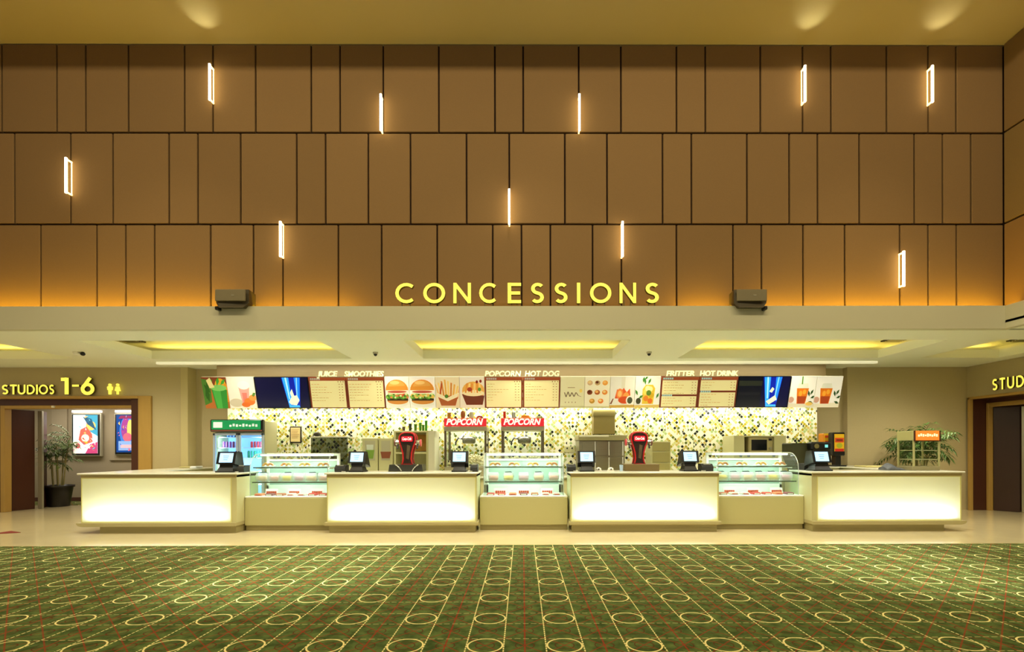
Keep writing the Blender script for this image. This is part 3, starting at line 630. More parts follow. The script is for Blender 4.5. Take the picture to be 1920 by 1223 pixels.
# ---------------------------------------------------------------- display cases
CS = [(XC[0][1] + .005, XC[1][0] - .035, 456, 'left'), (XC[1][1] + .035, XC[2][0] - .035, 905, 'middle'), (XC[2][1] + .035, XC[3][0] - .005, 1503, 'right')]
YB0 = 9.5; ZB = PZ(930, YB0); ZS1, ZS2, ZTP = 1.185, .905, 1.455
shelf_edge = mat('glass_edge', '#2c3c1c', .3); casew = mat('case_white', '#f2f4ee', .35)
case_dots = mat('hinge_dark', '#30403a', .4)
sign_white = mat('card_white', '#f2f0ea', .5)
CASES = []
for k, (x0, x1, _, nm) in enumerate(CS):
    t = thing('display_case', ((x0+x1)/2, YB0, 0), 'curved glass refrigerated display case, the %s one of three' % nm, 'display case', 'glass display cases')
    MB().box(x0, x1, YB0 + .05, 10.3, 0, .10).build('plinth', 'plinth_m', t)
    MB().bev(x0, x1, YB0 + .0, 10.3, .10, ZB - .03, .008).build('base_cabinet', mat('case_base_m', '#bdb884', .45), t)
    MB().bev(x0, x1, YB0 + .0, 10.3, ZB - .03, ZB, .008).build('deck', casew, t)
    g0, g1 = x0 + .07, x1 - .07
    prof = [(9.56, ZB), (9.56, 1.16)] + [(9.56 + .30*(1-math.cos(R(a))), 1.16 + .295*math.sin(R(a))) for a in range(15, 91, 15)] + [(10.2, ZTP)]
    m = MB()
    for (a, b), (c, d) in zip(prof[:-1], prof[1:]): m.poly([(g0, a, b), (g1, a, b), (g1, c, d), (g0, c, d)])
    m.build('front_glass', 'case_glass', t, fix=False)
    for gx in (g0, g1):
        MB().poly([(gx, a, b) for a, b in prof] + [(gx, 10.2, ZB)]).build('end_glass', 'glass', t, fix=False)
        m = MB(); m.tube([(gx, a, b) for a, b in prof], .007, 6); m.build('glass_rim', mat('rim_m', '#cfd8d2', .2, .4), t)
    # rear frame with sliding doors
    m = MB(); m.bev(g0, g1, 10.17, 10.23, ZTP - .05, ZTP + .005, .008); m.bev(g0, g0 + .05, 10.17, 10.23, ZB, ZTP - .05, .006); m.bev(g1 - .05, g1, 10.17, 10.23, ZB, ZTP - .05, .006); m.bev(g0, g1, 10.17, 10.23, ZB, ZB + .17, .006); m.bev(g0 + .05, g1 - .05, 10.17, 10.23, 1.30, 1.34, .006)
    m.build('rear_frame', casew, t)
    xm = (g0 + g1) / 2
    for a, b in ((g0 + .05, xm + .02), (xm - .02, g1 - .05)):
        MB().box(a, b, 10.185 + (.02 if a < xm - .1 else 0), 10.195 + (.02 if a < xm - .1 else 0), ZB + .17, 1.30).build('sliding_door', mat('door_teal', '#9fb8aa', .1), t)
    m = MB(); m.bev(g0 + .03, g1 - .03, 9.88, 9.94, ZTP - .045, ZTP - .012, .006); m.build('light_tube', mat('tube_glow', '#ffffff', .3, 0, '#f4fff8', 3.5), t)
    for dx in (.18, (g1-g0)/2 - .08, (g1-g0)/2 + .08, g1 - g0 - .18):
        m = MB(); m.tube([(g0 + dx, 10.16, 1.385), (g0 + dx, 10.12, 1.385)], .022, 10); m.build('latch', case_dots, t)
    for zz, yf in ((ZS1, 9.64), (ZS2, 9.60)):
        s_ = MB().box(g0 + .02, g1 - .02, yf, 10.15, zz, zz + .010).build('shelf', 'glass', t)
        MB().box(g0 + .02, g1 - .02, yf - .008, yf, zz - .008, zz + .014).build('shelf_edge', shelf_edge, s_)
    for zz in (ZS1, ZS2):
        m = MB()
        for gx in (g0 + .04, g1 - .04): m.bev(gx - .01, gx + .01, 9.72, 10.16, zz - .03, zz - .002, .003)
        m.build('shelf_bracket', silver, t)
    area('case_light_or_fill', ((g0+g1)/2, 9.95, ZTP - .06), (g1-g0-.1, .05), 12, (.93, 1, .97), (0, -.12, -1))
    area('case_light_or_fill', ((g0+g1)/2, 9.66, ZS1 - .02), (g1-g0-.1, .03), 5, (.97, 1, .97), (0, .5, -1))  # unseen lamp added under the upper shelf to brighten the packs
    area('case_light_or_fill', ((g0+g1)/2, 9.64, ZS2 - .02), (g1-g0-.1, .03), 3, (.93, 1, .97), (0, .3, -1))  # unseen lamp added under the lower shelf to brighten the case floor
    CASES.append((g0, g1, nm))
# food in the cases
def food_pack(x, y, z, w_, lab, grp, fill, lidc, parent_name='sandwich_pack'):
    t = thing(parent_name, (x, y, z), lab, 'packed food', grp)
    m = MB(); rr = random.Random(int(x*97)); hw = w_/2
    m.loft([[(x + sx*hw*a, y + sy*.09*a, z + zz) for sx, sy in ((-1,-1),(1,-1),(1,1),(-1,1))] for a, zz in ((.72,.002),(.95,.05),(1,.11),(.85,.165))], True, False); m.build('wrap', 'film', t)
    m = MB()
    for i in range(3): m.ball((x + (i-1)*hw*.5, y - .01 + .02*(i % 2), z + .065), hw*.36, .06, .055, 10, 6)
    m.build('filling', mat('fill_' + fill[1:], fill, .6, noise=.2, nscale=25), t)
    if lidc:
        m = MB(); m.tube([(x - hw*.7, y + .04, z + .172), (x + hw*.4, y + .04, z + .178), (x + hw*.8, y + .03, z + .15), (x + hw*.97, y + .02, z + .08)], .011, 6); m.build('lid', lidc, t)
    return t
tealdark = mat('lid_dark', '#16302e', .3)
gp = {'left': 'left', 'middle': 'middle', 'right': 'right'}
for g0, g1, nm in CASES:
    W_ = g1 - g0; n = 6 if nm != 'middle' else 5
    for i in range(n):
        x = g0 + W_ * (i + .6) / (n + .2)
        food_pack(x, 9.76, ZS2 + .0105, .205, 'wrapped snack pack, %s from left on lower shelf of the %s case' % ( ['first', 'second', 'third', 'fourth', 'fifth', 'sixth'][i], nm), 'snack packs in the %s case' % nm, ['#f0c8a0', '#e8a498', '#f0d060', '#e8b0c0'][(i + ord(nm[0])) % 4], tealdark if (i + (nm == 'left')) % 2 or nm == 'right' else None)
    for i in range(4):
        x = g0 + W_ * (i + .55) / 4.1; y = 9.86
        t = thing('pastry_plate', (x, y, ZS1 + .0105), '%s pastry plate from left on upper shelf of the %s case' % (['first', 'second', 'third', 'fourth'][i], nm), 'plate', 'pastry plates in the %s case' % nm)
        MB().lathe([(.05, 0), (.1, .006), (.13, .018), (.125, .022), (.09, .012), (.001, .01)], (x, y, ZS1 + .0105), 20).build('plate', casew, t)
        for j in range(2):
            m = MB(); cx = x - .045 + j*.09; pts = [(cx + .05*math.cos(R(a)), y - .02 + .02*math.sin(R(a)), ZS1 + .025 + .05*math.sin(R(a))) for a in range(0, 181, 20)]
            m.tube(pts, .022, 8); m.build('pastry', mat(['pastry_a', 'pastry_b', 'pastry_c'][(i + j) % 3], ['#c98f3c', '#b8763a', '#d8b66a'][(i + j) % 3], .55, noise=.2, nscale=30), t)
    for i in range(7):
        x = g0 + W_ * (i + .6) / 7.2; c = ['#c8453a', '#d8d4c8', '#b8684a', '#e08a60', '#c83a3a', '#e6dccb', '#8a4a50'][(i * 3 + ord(nm[0])) % 7]
        t = thing('snack_packet', (x, 9.68, ZB), 'flat %s packet on floor of the %s case, %s from left' % ({'#c8453a': 'red', '#d8d4c8': 'pale grey', '#b8684a': 'rust brown', '#e08a60': 'salmon', '#c83a3a': 'bright red', '#e6dccb': 'ivory', '#8a4a50': 'maroon'}[c], nm, ['first', 'second', 'third', 'fourth', 'fifth', 'sixth', 'seventh'][i]), 'snack packet', 'packets on the floor of the %s case' % nm)
        m = MB(); m.loft([[(x + sx*.075*a, 9.68 + sy*.07*a, ZB + zz) for sx, sy in ((-1,-1),(1,-1),(1,1),(-1,1))] for a, zz in ((.9,.001),(1,.02),(.8,.045))], True, False); m.build('bag', mat('pk' + c[1:], c, .4), t)
        m = MB(); m.box(x - .05, x + .05, 9.605, 9.609, ZB + .008, ZB + .026); m.build('printed_band', mat('pkw', '#f0e8dc', .4) if c[1] in 'cb8' else mat('pkr', '#c23a22', .4), t)
    for i in range(3):
        x = g0 + W_ * (.2 + i*.3)
        t = thing('price_card', (x, 9.80, ZB + .001), 'white card with orange lettering strip standing in the %s case, %s' % (nm, ['left hand one', 'centre one', 'right hand one'][i]), 'price card', 'cards in the %s case' % nm)
        m = MB(); m.extr([(9.78, ZB + .001), (9.80, ZB + .12), (9.806, ZB + .12), (9.80, ZB + .001)], 'x', x - .12, x + .12); m.build('card', sign_white, t)
        m = MB(); m.col('#c8481c')
        for j in range(5): m.box(x - .095 + j*.04, x - .062 + j*.04, 9.772, 9.784, ZB + .02, ZB + .075)
        m.build('lettering', mat('letter_orange', '#c8481c', .5), t)
# ---------------------------------------------------------------- mosaic wall and bulkhead
XT0, XT1 = PX(427, 12.2, 800), PX(1532, 12.2, 800)
struct('wall_mosaic', MB().box(XT0, XT1, 12.2, 12.6, 0, 3.2), 'mosaic', 'green, yellow and white mosaic wall behind the counters')
XB0, XB1 = PX(406, 12.0, 697), PX(1549, 12.0, 697)
struct('trim_bulkhead', MB().bev(XB0, XB1, 12.0, 12.6, 3.15, HC, .01), bulkw, 'pale wood bulkhead above the menu boards')
# ---------------------------------------------------------------- menu row: boards leaning forward
YTOP, YBOT = 11.58, 11.80
def brd(px0, px1, pxb0, pxb1, lab, cat, name, frame, group=None):
    """a board between top pixels px0..px1 and bottom pixels pxb0..pxb1; returns thing and a 2D->3D map"""
    A = PP(px0, 706.5, YTOP); B = PP(px1, 706.5, YTOP); C = PP(pxb1, 765, YBOT); D = PP(pxb0, 765, YBOT)
    zt_, zb_ = PZ(706.5, YTOP), PZ(765, YBOT)
    X0, X1, x0, x1 = A[0], B[0], D[0], C[0]
    gap = .004
    nrm = Vector((0, -(zt_ - zb_), -(YBOT - YTOP))).normalized()
    def fn(u, v, d=0):
        xa = X0 + gap + (X1 - X0 - 2*gap) * u; xb = x0 + gap + (x1 - x0 - 2*gap) * u
        return Vector((xb + (xa - xb) * v, YBOT + (YTOP - YBOT) * v, zb_ + (zt_ - zb_) * v)) + nrm * d
    t = thing(name, fn(.5, 0, -.05), lab, cat, group)
    m = MB(); f = [fn(0, 0), fn(1, 0), fn(1, 1), fn(0, 1)]; b = [fn(0, 0, -.06), fn(1, 0, -.06), fn(1, 1, -.06), fn(0, 1, -.06)]
    m.loft([b, f], True, False); m.build('housing', frame, t)
    m = MB(); m.tube([fn(.5, .98, -.05), fn(.5, 1.0, -.05) + Vector((0, .40, .03))], .015, 6); m.build('wall_bracket', steel, t)
    return t, fn
class Art:
    def __init__(s, fn, asp): s.m = MB(); s.fn = fn; s.l = 1; s.asp = asp
    def p(s, pts, c):
        s.m.col(c); s.m.poly([s.fn(min(1, max(0, u)), min(1, max(0, v)), .001 + s.l * .0007) for u, v in pts]); s.l += 1; return s
    def r(s, u0, v0, u1, v1, c): return s.p([(u0, v0), (u1, v0), (u1, v1), (u0, v1)], c)
    def e(s, u, v, ru, rv, c, a0=0, a1=360): return s.p(circ(u, v, ru, rv, 20, a0, a1), c)
    def done(s, mt, t, name='picture'): return s.m.build(name, mt, t, fix=False)
def bot(px): return 978 + (px - 978) * .983
def drink(a, u, c1, c2, c3):
    a.r(0, 0, 1, 1, '#f0ead8').p([(0,0),(1,0),(1,.16),(0,.12)], '#e0d4b4')
    a.p([(u-.17,.12),(u+.17,.12),(u+.24,.62),(u-.24,.62)], c1).p([(u-.14,.12),(u+.14,.12),(u+.18,.36),(u-.18,.36)], c2)
    a.e(u-.07,.45,.07,.09,c3).e(u+.08,.5,.07,.08,c3).p([(u-.22,.62),(u+.22,.62),(u+.18,.78),(u-.18,.78)], '#dcdcc4')
def leafs(a, pts, c='#3c6a22'):
    for u, v, r_, g in pts: a.p([(u, v), (u + r_*math.cos(R(g+22)), v + r_*math.sin(R(g+22))), (u + 1.8*r_*math.cos(R(g)), v + 1.8*r_*math.sin(R(g))), (u + r_*math.cos(R(g-22)), v + r_*math.sin(R(g-22)))], c)
white_h = mat('board_white', '#efeddc', .5)
rr = random.Random(3)
def smoothie_green(a):
    a.r(0,0,1,1,'#b5672c').r(0,.75,1,1,'#7e3a1c').p([(0,.1),(.3,.2),(.35,.9),(0,.95)],'#4a7a2a').e(.75,.7,.24,.26,'#e8a428').e(.95,.5,.12,.3,'#d88a20')
    leafs(a,[(.2,.2,.25,100),(.1,.3,.2,70),(.3,.5,.2,130),(.15,.6,.2,60)],'#2a5a1a'); a.p([(.45,0),(.92,0),(.98,.6),(.35,.68)],'#2f8a32').p([(.5,0),(.7,0),(.72,.6),(.4,.62)],'#48a844').e(.66,.66,.32,.1,'#7cc060')
    leafs(a,[(.4,.7,.2,100),(.6,.72,.18,70),(.75,.75,.16,40)],'#3f9a30'); a.p([(.3,.65),(.5,.68),(.36,.98),(.2,.9)],'#ecd890')
def smoothie_pink(a):
    a.r(0,0,1,1,'#ece2cc').e(.25,.18,.25,.14,'#c8bca0').p([(.48,.15),(.72,.15),(.8,.68),(.4,.68)],'#e8a092').p([(.52,.15),(.66,.15),(.68,.5),(.5,.5)],'#d87a6c').e(.6,.74,.22,.13,'#f6f0d8').e(.75,.22,.2,.12,'#e07830').e(.88,.34,.14,.1,'#e89848').e(.6,.12,.16,.08,'#d86a28')
    leafs(a,[(.85,.4,.12,30),(.9,.35,.1,80)],'#5a8a30')
def burger(a, s_=0):
    a.r(0,0,1,1,'#f2ecda').e(.5,.16,.46,.13,'#e2ddc8').e(.5,.24,.44,.12,'#c98438').r(.06,.24,.94,.34,'#3a2a14')
    for i in range(6): a.e(.12+i*.15,.36+.03*(i%2),.11,.08,['#4e8a2a','#78ac3a'][i%2])
    if s_: 
        for i in range(6): a.e(.12+i*.15,.38+.03*((i+1)%2),.08,.06,'#dcb450')
    else: a.e(.7,.42,.22,.06,'#c8502c').e(.35,.47,.25,.06,'#d0c070')
    for i in range(16): a.e(.07+i*.057,.40+.05*((i*7)%3-1),.045,.035,['#8ab848','#3c7020','#c8d890','#e0b860' if s_ else '#d87848'][i%4])
    a.e(.5,.53,.42,.07,'#efe2bc').e(.5,.53,.4,.04,'#b8503a').p([(.03,.58)] + [(.5-.47*math.cos(R(x)),.58+.34*math.sin(R(x))) for x in range(0,181,15)],'#d68a30').p([(.15,.7)] + [(.5-.34*math.cos(R(x)),.72+.17*math.sin(R(x))) for x in range(0,181,20)],'#e2a04a').e(.42,.82,.2,.06,'#eebc70')
def fries(a):
    a.r(0,0,1,1,'#e6d2a8')
    for i in range(9):
        u = .14 + i*.09; a.p([(u,.3),(u+.07,.3),(u+.07+(i-4)*.045,.9-abs(i-3)*.05),(u+(i-4)*.045,.92-abs(i-3)*.05)],['#e0a848','#eec468','#c88434'][i%3])
    a.p([(.15,.42),(.22,.42),(.3,.8),(.24,.8)],'#b04a20').p([(.08,.4),(.94,.4),(.82,.08),(.22,.08)],'#a85a2c').p([(.05,.5),(.5,.34),(.97,.5),(.92,.36),(.5,.22),(.1,.36)],'#ecdcae').e(.45,.38,.08,.06,'#4c7a28')
def basket(a):
    a.r(0,0,1,1,'#eadcc0').e(.55,.55,.46,.3,'#e2a84c').p([(.08,.45),(1,.4),(.92,.1),(.25,.1)],'#6e3420').e(.55,.48,.44,.1,'#ecd8a4')
    for i in range(6): a.p([(.2+i*.12,.5),(.26+i*.12,.48),(.34+i*.1,.78),(.28+i*.1,.8)],['#d88c34','#f0c878'][i%2])
    a.e(.4,.6,.1,.07,'#a83c20').e(.8,.6,.07,.06,'#5c8a30').e(.7,.84,.05,.05,'#8a2a18').e(.85,.86,.05,.05,'#8a2a18')
def danish(a):
    a.r(0,0,1,1,'#dcd2a2').p([(0,0),(1,0),(1,.06),(0,.06)],'#c4bc88')
    pts = [(.15,.5),(.22,.35),(.3,.52),(.38,.36),(.46,.5),(.55,.36),(.63,.5),(.72,.4),(.85,.36)]
    for (u0,v0),(u1,v1) in zip(pts[:-1],pts[1:]): a.p([(u0,v0),(u0+.04,v0),(u1+.04,v1),(u1,v1)],'#6a5c3c')
    for u in (.2,.34,.48,.62): a.r(u,.16,u+.03,.2,'#8a7c50')
    a.r(.3,.64,.6,.67,'#b0a470').e(.85,.55,.06,.06,'#e0c060')
def pastries(a):
    a.r(0,0,1,1,'#ece0ba').p([(0,0),(1,0),(1,.05),(0,.05)],'#c4bc88')
    for j, row in enumerate((.8,.5,.22)):
        for i in range(3 if j < 2 else 2):
            u = (.2 + i*.3) if j < 2 else (.3 + i*.35); c = [['#c8a87c','#b89a64','#e0983c'],['#7a3c20','#a85a28','#d88434'],['#b88a2c','#d87834']][j][i]
            a.e(u,row,.11,.08,c).e(u-.02,row+.02,.06,.04,[x for x in ('#e8c078','#5a2814','#f0b060')][(i+j)%3])
def fruits(a):
    a.r(0,0,1,1,'#e4dcc4').r(.45,.1,.6,1,'#d4ccb0').p([(0,0),(1,0),(1,.1),(0,.08)],'#c8a04c').p([(.2,.3),(.85,.3),(.8,.62),(.68,.5),(.55,.64),(.42,.5),(.28,.6)],'#d8582a').e(.4,.45,.14,.17,'#e8803c').e(.4,.45,.08,.1,'#f0b468').e(.66,.35,.13,.15,'#e89a48').e(.62,.25,.28,.12,'#cc4a20').e(.82,.24,.16,.15,'#efe6cc').e(.82,.24,.11,.11,'#4c5038').p([(0,.12),(.12,.3),(.16,.3),(.08,.12)],'#7a4a30')
def lemonade(a):
    a.r(0,0,1,1,'#ece6d2').p([(0,0),(1,0),(1,.1),(0,.08)],'#d8b860').p([(.3,.12),(.75,.12),(.8,.62),(.7,.74),(.42,.74),(.3,.6)],'#dcb83c')
    for u,v,c in ((.42,.5,'#e8cc58'),(.6,.6,'#f0e08c'),(.66,.4,'#c8a020'),(.45,.3,'#d87c28'),(.62,.22,'#d86a24'),(.5,.62,'#f0e0a0'),(.55,.48,'#5a7a28')): a.e(u,v,.1,.09,c)
    leafs(a,[(.4,.74,.12,100),(.5,.76,.12,60),(.3,.8,.12,80),(.12,.4,.12,120),(.15,.3,.12,30),(.85,.3,.12,60),(.35,.9,.1,40)],'#3c7a2a'); a.e(.15,.22,.1,.1,'#3c3c24')
def tea(a, c=0):
    drink(a, .5 if c == 0 else .42, '#d87418', '#a8401a', '#f0a030'); leafs(a,[(.82,.4,.12,60),(.84,.3,.12,20),(.8,.35,.12,110),(.78,.2,.12,-20)],'#264a22')
    if c == 0: a.p([(.42,.75),(.47,.75),(.45,1),(.4,1)],'#5a8a34').e(.82,.12,.14,.06,'#e0b858')
    a.e(.08,.25,.12,.1,'#c89a80')
photos = [(376,423,smoothie_green,'green smoothie photo panel at the left end of the menu row'),(423,475,smoothie_pink,'pink smoothie and fruit photo panel beside the left screen'),
 (720,766,lambda a: burger(a,0),'burger photo panel with tomato, first of the four food photos'),(766,815,lambda a: burger(a,1),'burger photo panel with sweetcorn, second of the four food photos'),(815,861,fries,'french fries in a bowl photo panel, third of the four food photos'),(861,908,basket,'basket of fried snacks photo panel beside the middle menus'),
 (1051,1097,danish,'cream panel with dark handwritten script right of the middle menus'),(1097,1145,pastries,'cream photo panel showing eight small pastries'),(1145,1192,fruits,'orange and passion fruit photo panel'),(1192,1240,lemonade,'lemon drink with mint photo panel'),
 (1485,1533,lambda a: tea(a,0),'iced tea with green straw photo panel beside the right screen'),(1533,1582,lambda a: tea(a,1),'iced tea jar photo panel at the right end of the menu row')]
for p0, p1, fnc, lab in photos:
    t, fn = brd(p0, p1, bot(p0), bot(p1), lab, 'photo panel', 'photo_panel', white_h, 'photo panels in the menu row')
    a = Art(fn, .8); fnc(a); a.done('print_lit', t)
mred = mat('menu_brown', '#8a3a1c', .5)
menus = [(577,648,0,'left menu board under the word juice'),(648,720,0,'menu board under the word smoothies'),(908,980,0,'menu board under the word popcorn'),(980,1051,0,'menu board under the words hot dog'),(1240,1312,.40,'menu board split in two under the left word of the right heading'),(1312,1385,.52,'menu board split in two under the words hot drink')]
for p0, p1, sp_, lab in menus:
    t, fn = brd(p0, p1, bot(p0), bot(p1), 'cream and brown ' + lab, 'menu board', 'menu_board', mat('menu_dark', '#5a2212', .5), 'menu boards')
    a = Art(fn, 1.2); a.r(0,0,1,1,'#74301a').r(0,.89,1,1,'#9a4826'); a.done('print_lit', t, 'frame_print')
    a = Art(fn, 1.2); a.l = 4
    segs = [(.03,.88)] if not sp_ else [(.03, sp_ - .03), (sp_ + .03, .88)]
    for s0, s1 in segs: a.r(.04, s0, .965, s1, '#efe0a0')
    a.done('print_lit', t, 'menu_sheet')
    a = Art(fn, 1.2); a.l = 8
    heads = [.935] if not sp_ else [.935, sp_]
    for hv in heads:
        for j in range(5): a.r(.05 + j*.055, hv - .028, .095 + j*.055, hv + .028, '#9cc0b8' if sp_ else '#b0a898')
    if not sp_: 
        for j in range(3): a.r(.78 + j*.07, .83, .80 + j*.07, .865, '#5a3020')
    for s0, s1 in segs:
        nl = int((s1 - s0 - .12) / .075) if not sp_ else int((s1-s0-.06)/.07)
        for i in range(min(nl, 7)):
            v = s1 - .12 - i*.085 if not sp_ else s1 - .07 - i*.085
            if v < s0 + .02: break
            u = .07
            ln = rr.uniform(.2, .62)
            while u < ln:
                wd = rr.uniform(.03, .09); a.r(u, v, u + wd, v + .016, '#a8925c'); u += wd + .018
            for uu in (.80, .88): a.r(uu, v, uu + .035, v + .02, '#7c6440')
    a.done('print_lit', t, 'lettering')
for p0, p1, lab, sg in ((475,577,'wide dark screen showing a blue drink glass, left of the juice menu',0),(1385,1485,'wide dark screen showing a blue drink glass, right of the hot drink menu',1)):
    t, fn = brd(p0, p1, bot(p0), bot(p1), lab, 'screen', 'television', black, 'screens in the menu row')
    a = Art(fn, 1.7); a.r(0,0,1,1,'#06060c').r(.02,.03,.98,.98,'#07082e')
    c = .70 if not sg else .67
    if sg: a.r(.02,.03,.46,.98,'#0a0c18').r(.02,.7,.46,.86,'#23261e').r(.02,.4,.44,.5,'#14141c')
    a.p([(c-.2,.98),(c+.16,.98),(c+.1,.03),(c-.1,.03)],'#0b1f9a').p([(c-.18,.98),(c-.06,.98),(c-.05,.35),(c-.07,.03),(c-.1,.03)],'#2f9af4').p([(c+.04,.98),(c+.15,.98),(c+.1,.2),(c+.06,.3)],'#1c7cf0').p([(c-.13,.98),(c-.1,.98),(c-.07,.3),(c-.09,.3)],'#a8e0ff').p([(c+.08,.98),(c+.1,.98),(c+.07,.35),(c+.05,.35)],'#7cc8ff')
    a.p([(c-.1,.03),(c+.1,.03),(c+.09,.1),(c-.09,.1)],'#3aa8f8')
    if not sg: a.p([(c-.1,.2),(c-.04,.36),(c-.06,.5),(c-.02,.62),(c+.01,.4),(c+.06,.42),(c+.1,.26),(c+.04,.1),(c-.06,.12)],'#e4ecc0')
    else: a.p([(c-.1,.2),(c+.06,.4),(c+.1,.26),(c-.04,.1)],'#d8e4b8').p([(c-.06,.52),(c-.01,.66),(c+.03,.6),(c-.01,.48)],'#cfe0b0')
    a.done('screen_lit', t)
# heading letters standing on top of the menu boards
def textmesh(txt, size, depth, shear=0, bold=0, mats_=None, name='lettering', parent=None, loc=(0,0,0), rot=(R(90),0,0), wfit=None, label=None):
    cu = bpy.data.curves.new('txt', 'FONT'); cu.body = txt; cu.size = size; cu.extrude = depth/2; cu.shear = shear; cu.offset = bold; cu.resolution_u = 3; cu.align_x = 'LEFT'
    o = bpy.data.objects.new('txt', cu); COL.objects.link(o); bpy.context.view_layer.update()
    dg = bpy.context.evaluated_depsgraph_get(); me = bpy.data.meshes.new_from_object(o.evaluated_get(dg)); bpy.data.objects.remove(o)
    xs_ = [v.co.x for v in me.vertices]; wdt = max(xs_) - min(xs_); mn = min(xs_)
    k = wfit / wdt if wfit else 1
    for v in me.vertices: v.co.x = (v.co.x - mn) * k
    me.materials.clear(); me.materials.append(mats_)
    ob = bpy.data.objects.new(name, me); COL.objects.link(ob); ob.rotation_euler = rot
    off = Vector((0,0,0)); q = parent
    while q is not None: off += q.location; q = q.parent
    ob.location = Vector(loc) - off; ob.parent = parent
    if label: ob['label'] = label
    return ob
hl = mat('heading_letter', '#f4f2c8', .4, 0, '#fffac0', .8)
for words_, lab in (([('JUICE', 594, 632), ('SMOOTHIES', 645, 719)], 'raised cream lettering JUICE SMOOTHIES standing on the left menu boards'),
                    ([('POPCORN', 909, 977), ('HOT DOG', 984, 1049)], 'raised cream lettering POPCORN HOT DOG standing on the middle menu boards'),
                    ([('FRITTER', 1250, 1303), ('HOT DRINK', 1313, 1385)], 'raised cream lettering FRITTER HOT DRINK standing on the right menu boards')):
    Y = 11.50; zb = PZ(706, Y); x0 = PX(words_[0][1], Y, 700); x1 = PX(words_[-1][2], Y, 700)
    t = thing('heading_letters', ((x0+x1)/2, Y, zb), lab, 'sign', 'menu headings')
    MB().bev(x0 - .02, x1 + .02, Y + .0, Y + .05, zb - .012, zb + .004, .003).build('rail', steel, t)
    for wd, a, b in words_:
        X0 = PX(a, Y, 700); X1 = PX(b, Y, 700); h = PZ(696, Y) - PZ(706, Y)
        textmesh(wd, h * 1.42, .03, .15, .004, hl, 'word', t, (X0, Y + .02, zb + .006), wfit=X1 - X0)
# ---------------------------------------------------------------- back counter
ZBK = .92
t = thing('back_counter', (0, 11.2, 0), 'long beige back counter below the mosaic wall', 'counter')
xb0, xb1 = PX(530, 11.4), 6.92
MB().bev(xb0, xb1, 11.15, 12.19, ZBK - .04, ZBK, .01).build('worktop', worktop_m, t)
MB().box(xb0, xb1, 11.25, 12.19, .1, ZBK - .041).build('carcass', cream, t); MB().box(xb0 + .02, xb1 - .02, 11.3, 12.19, 0, .1).build('plinth', 'plinth_m', t)
nd = 22
for i in range(nd):
    a = xb0 + (xb1 - xb0) * i / nd; b = xb0 + (xb1 - xb0) * (i+1) / nd
    d = MB().bev(a + .006, b - .006, 11.23, 11.249, .13, ZBK - .06, .005).build('door', cream, t)
    MB().tube([(b - .06, 11.215, .6), (b - .06, 11.215, .75)], .006, 6).build('handle', steel, d)
def unit(name, px0, px1, pyt, pyb, Y, D, mt, lab, cat, zb=None):
    """a box-like appliance or cabinet seen between the given pixels, front at Y"""
    x0, x1 = PX(px0, Y, pyt), PX(px1, Y, pyt); z1 = PZ(pyt, Y, px0); z0 = PZ(pyb, Y, px0) if zb is None else zb
    t = thing(name, ((x0+x1)/2, Y + D/2, z0), lab, cat)
    return t, x0, x1, z0, z1
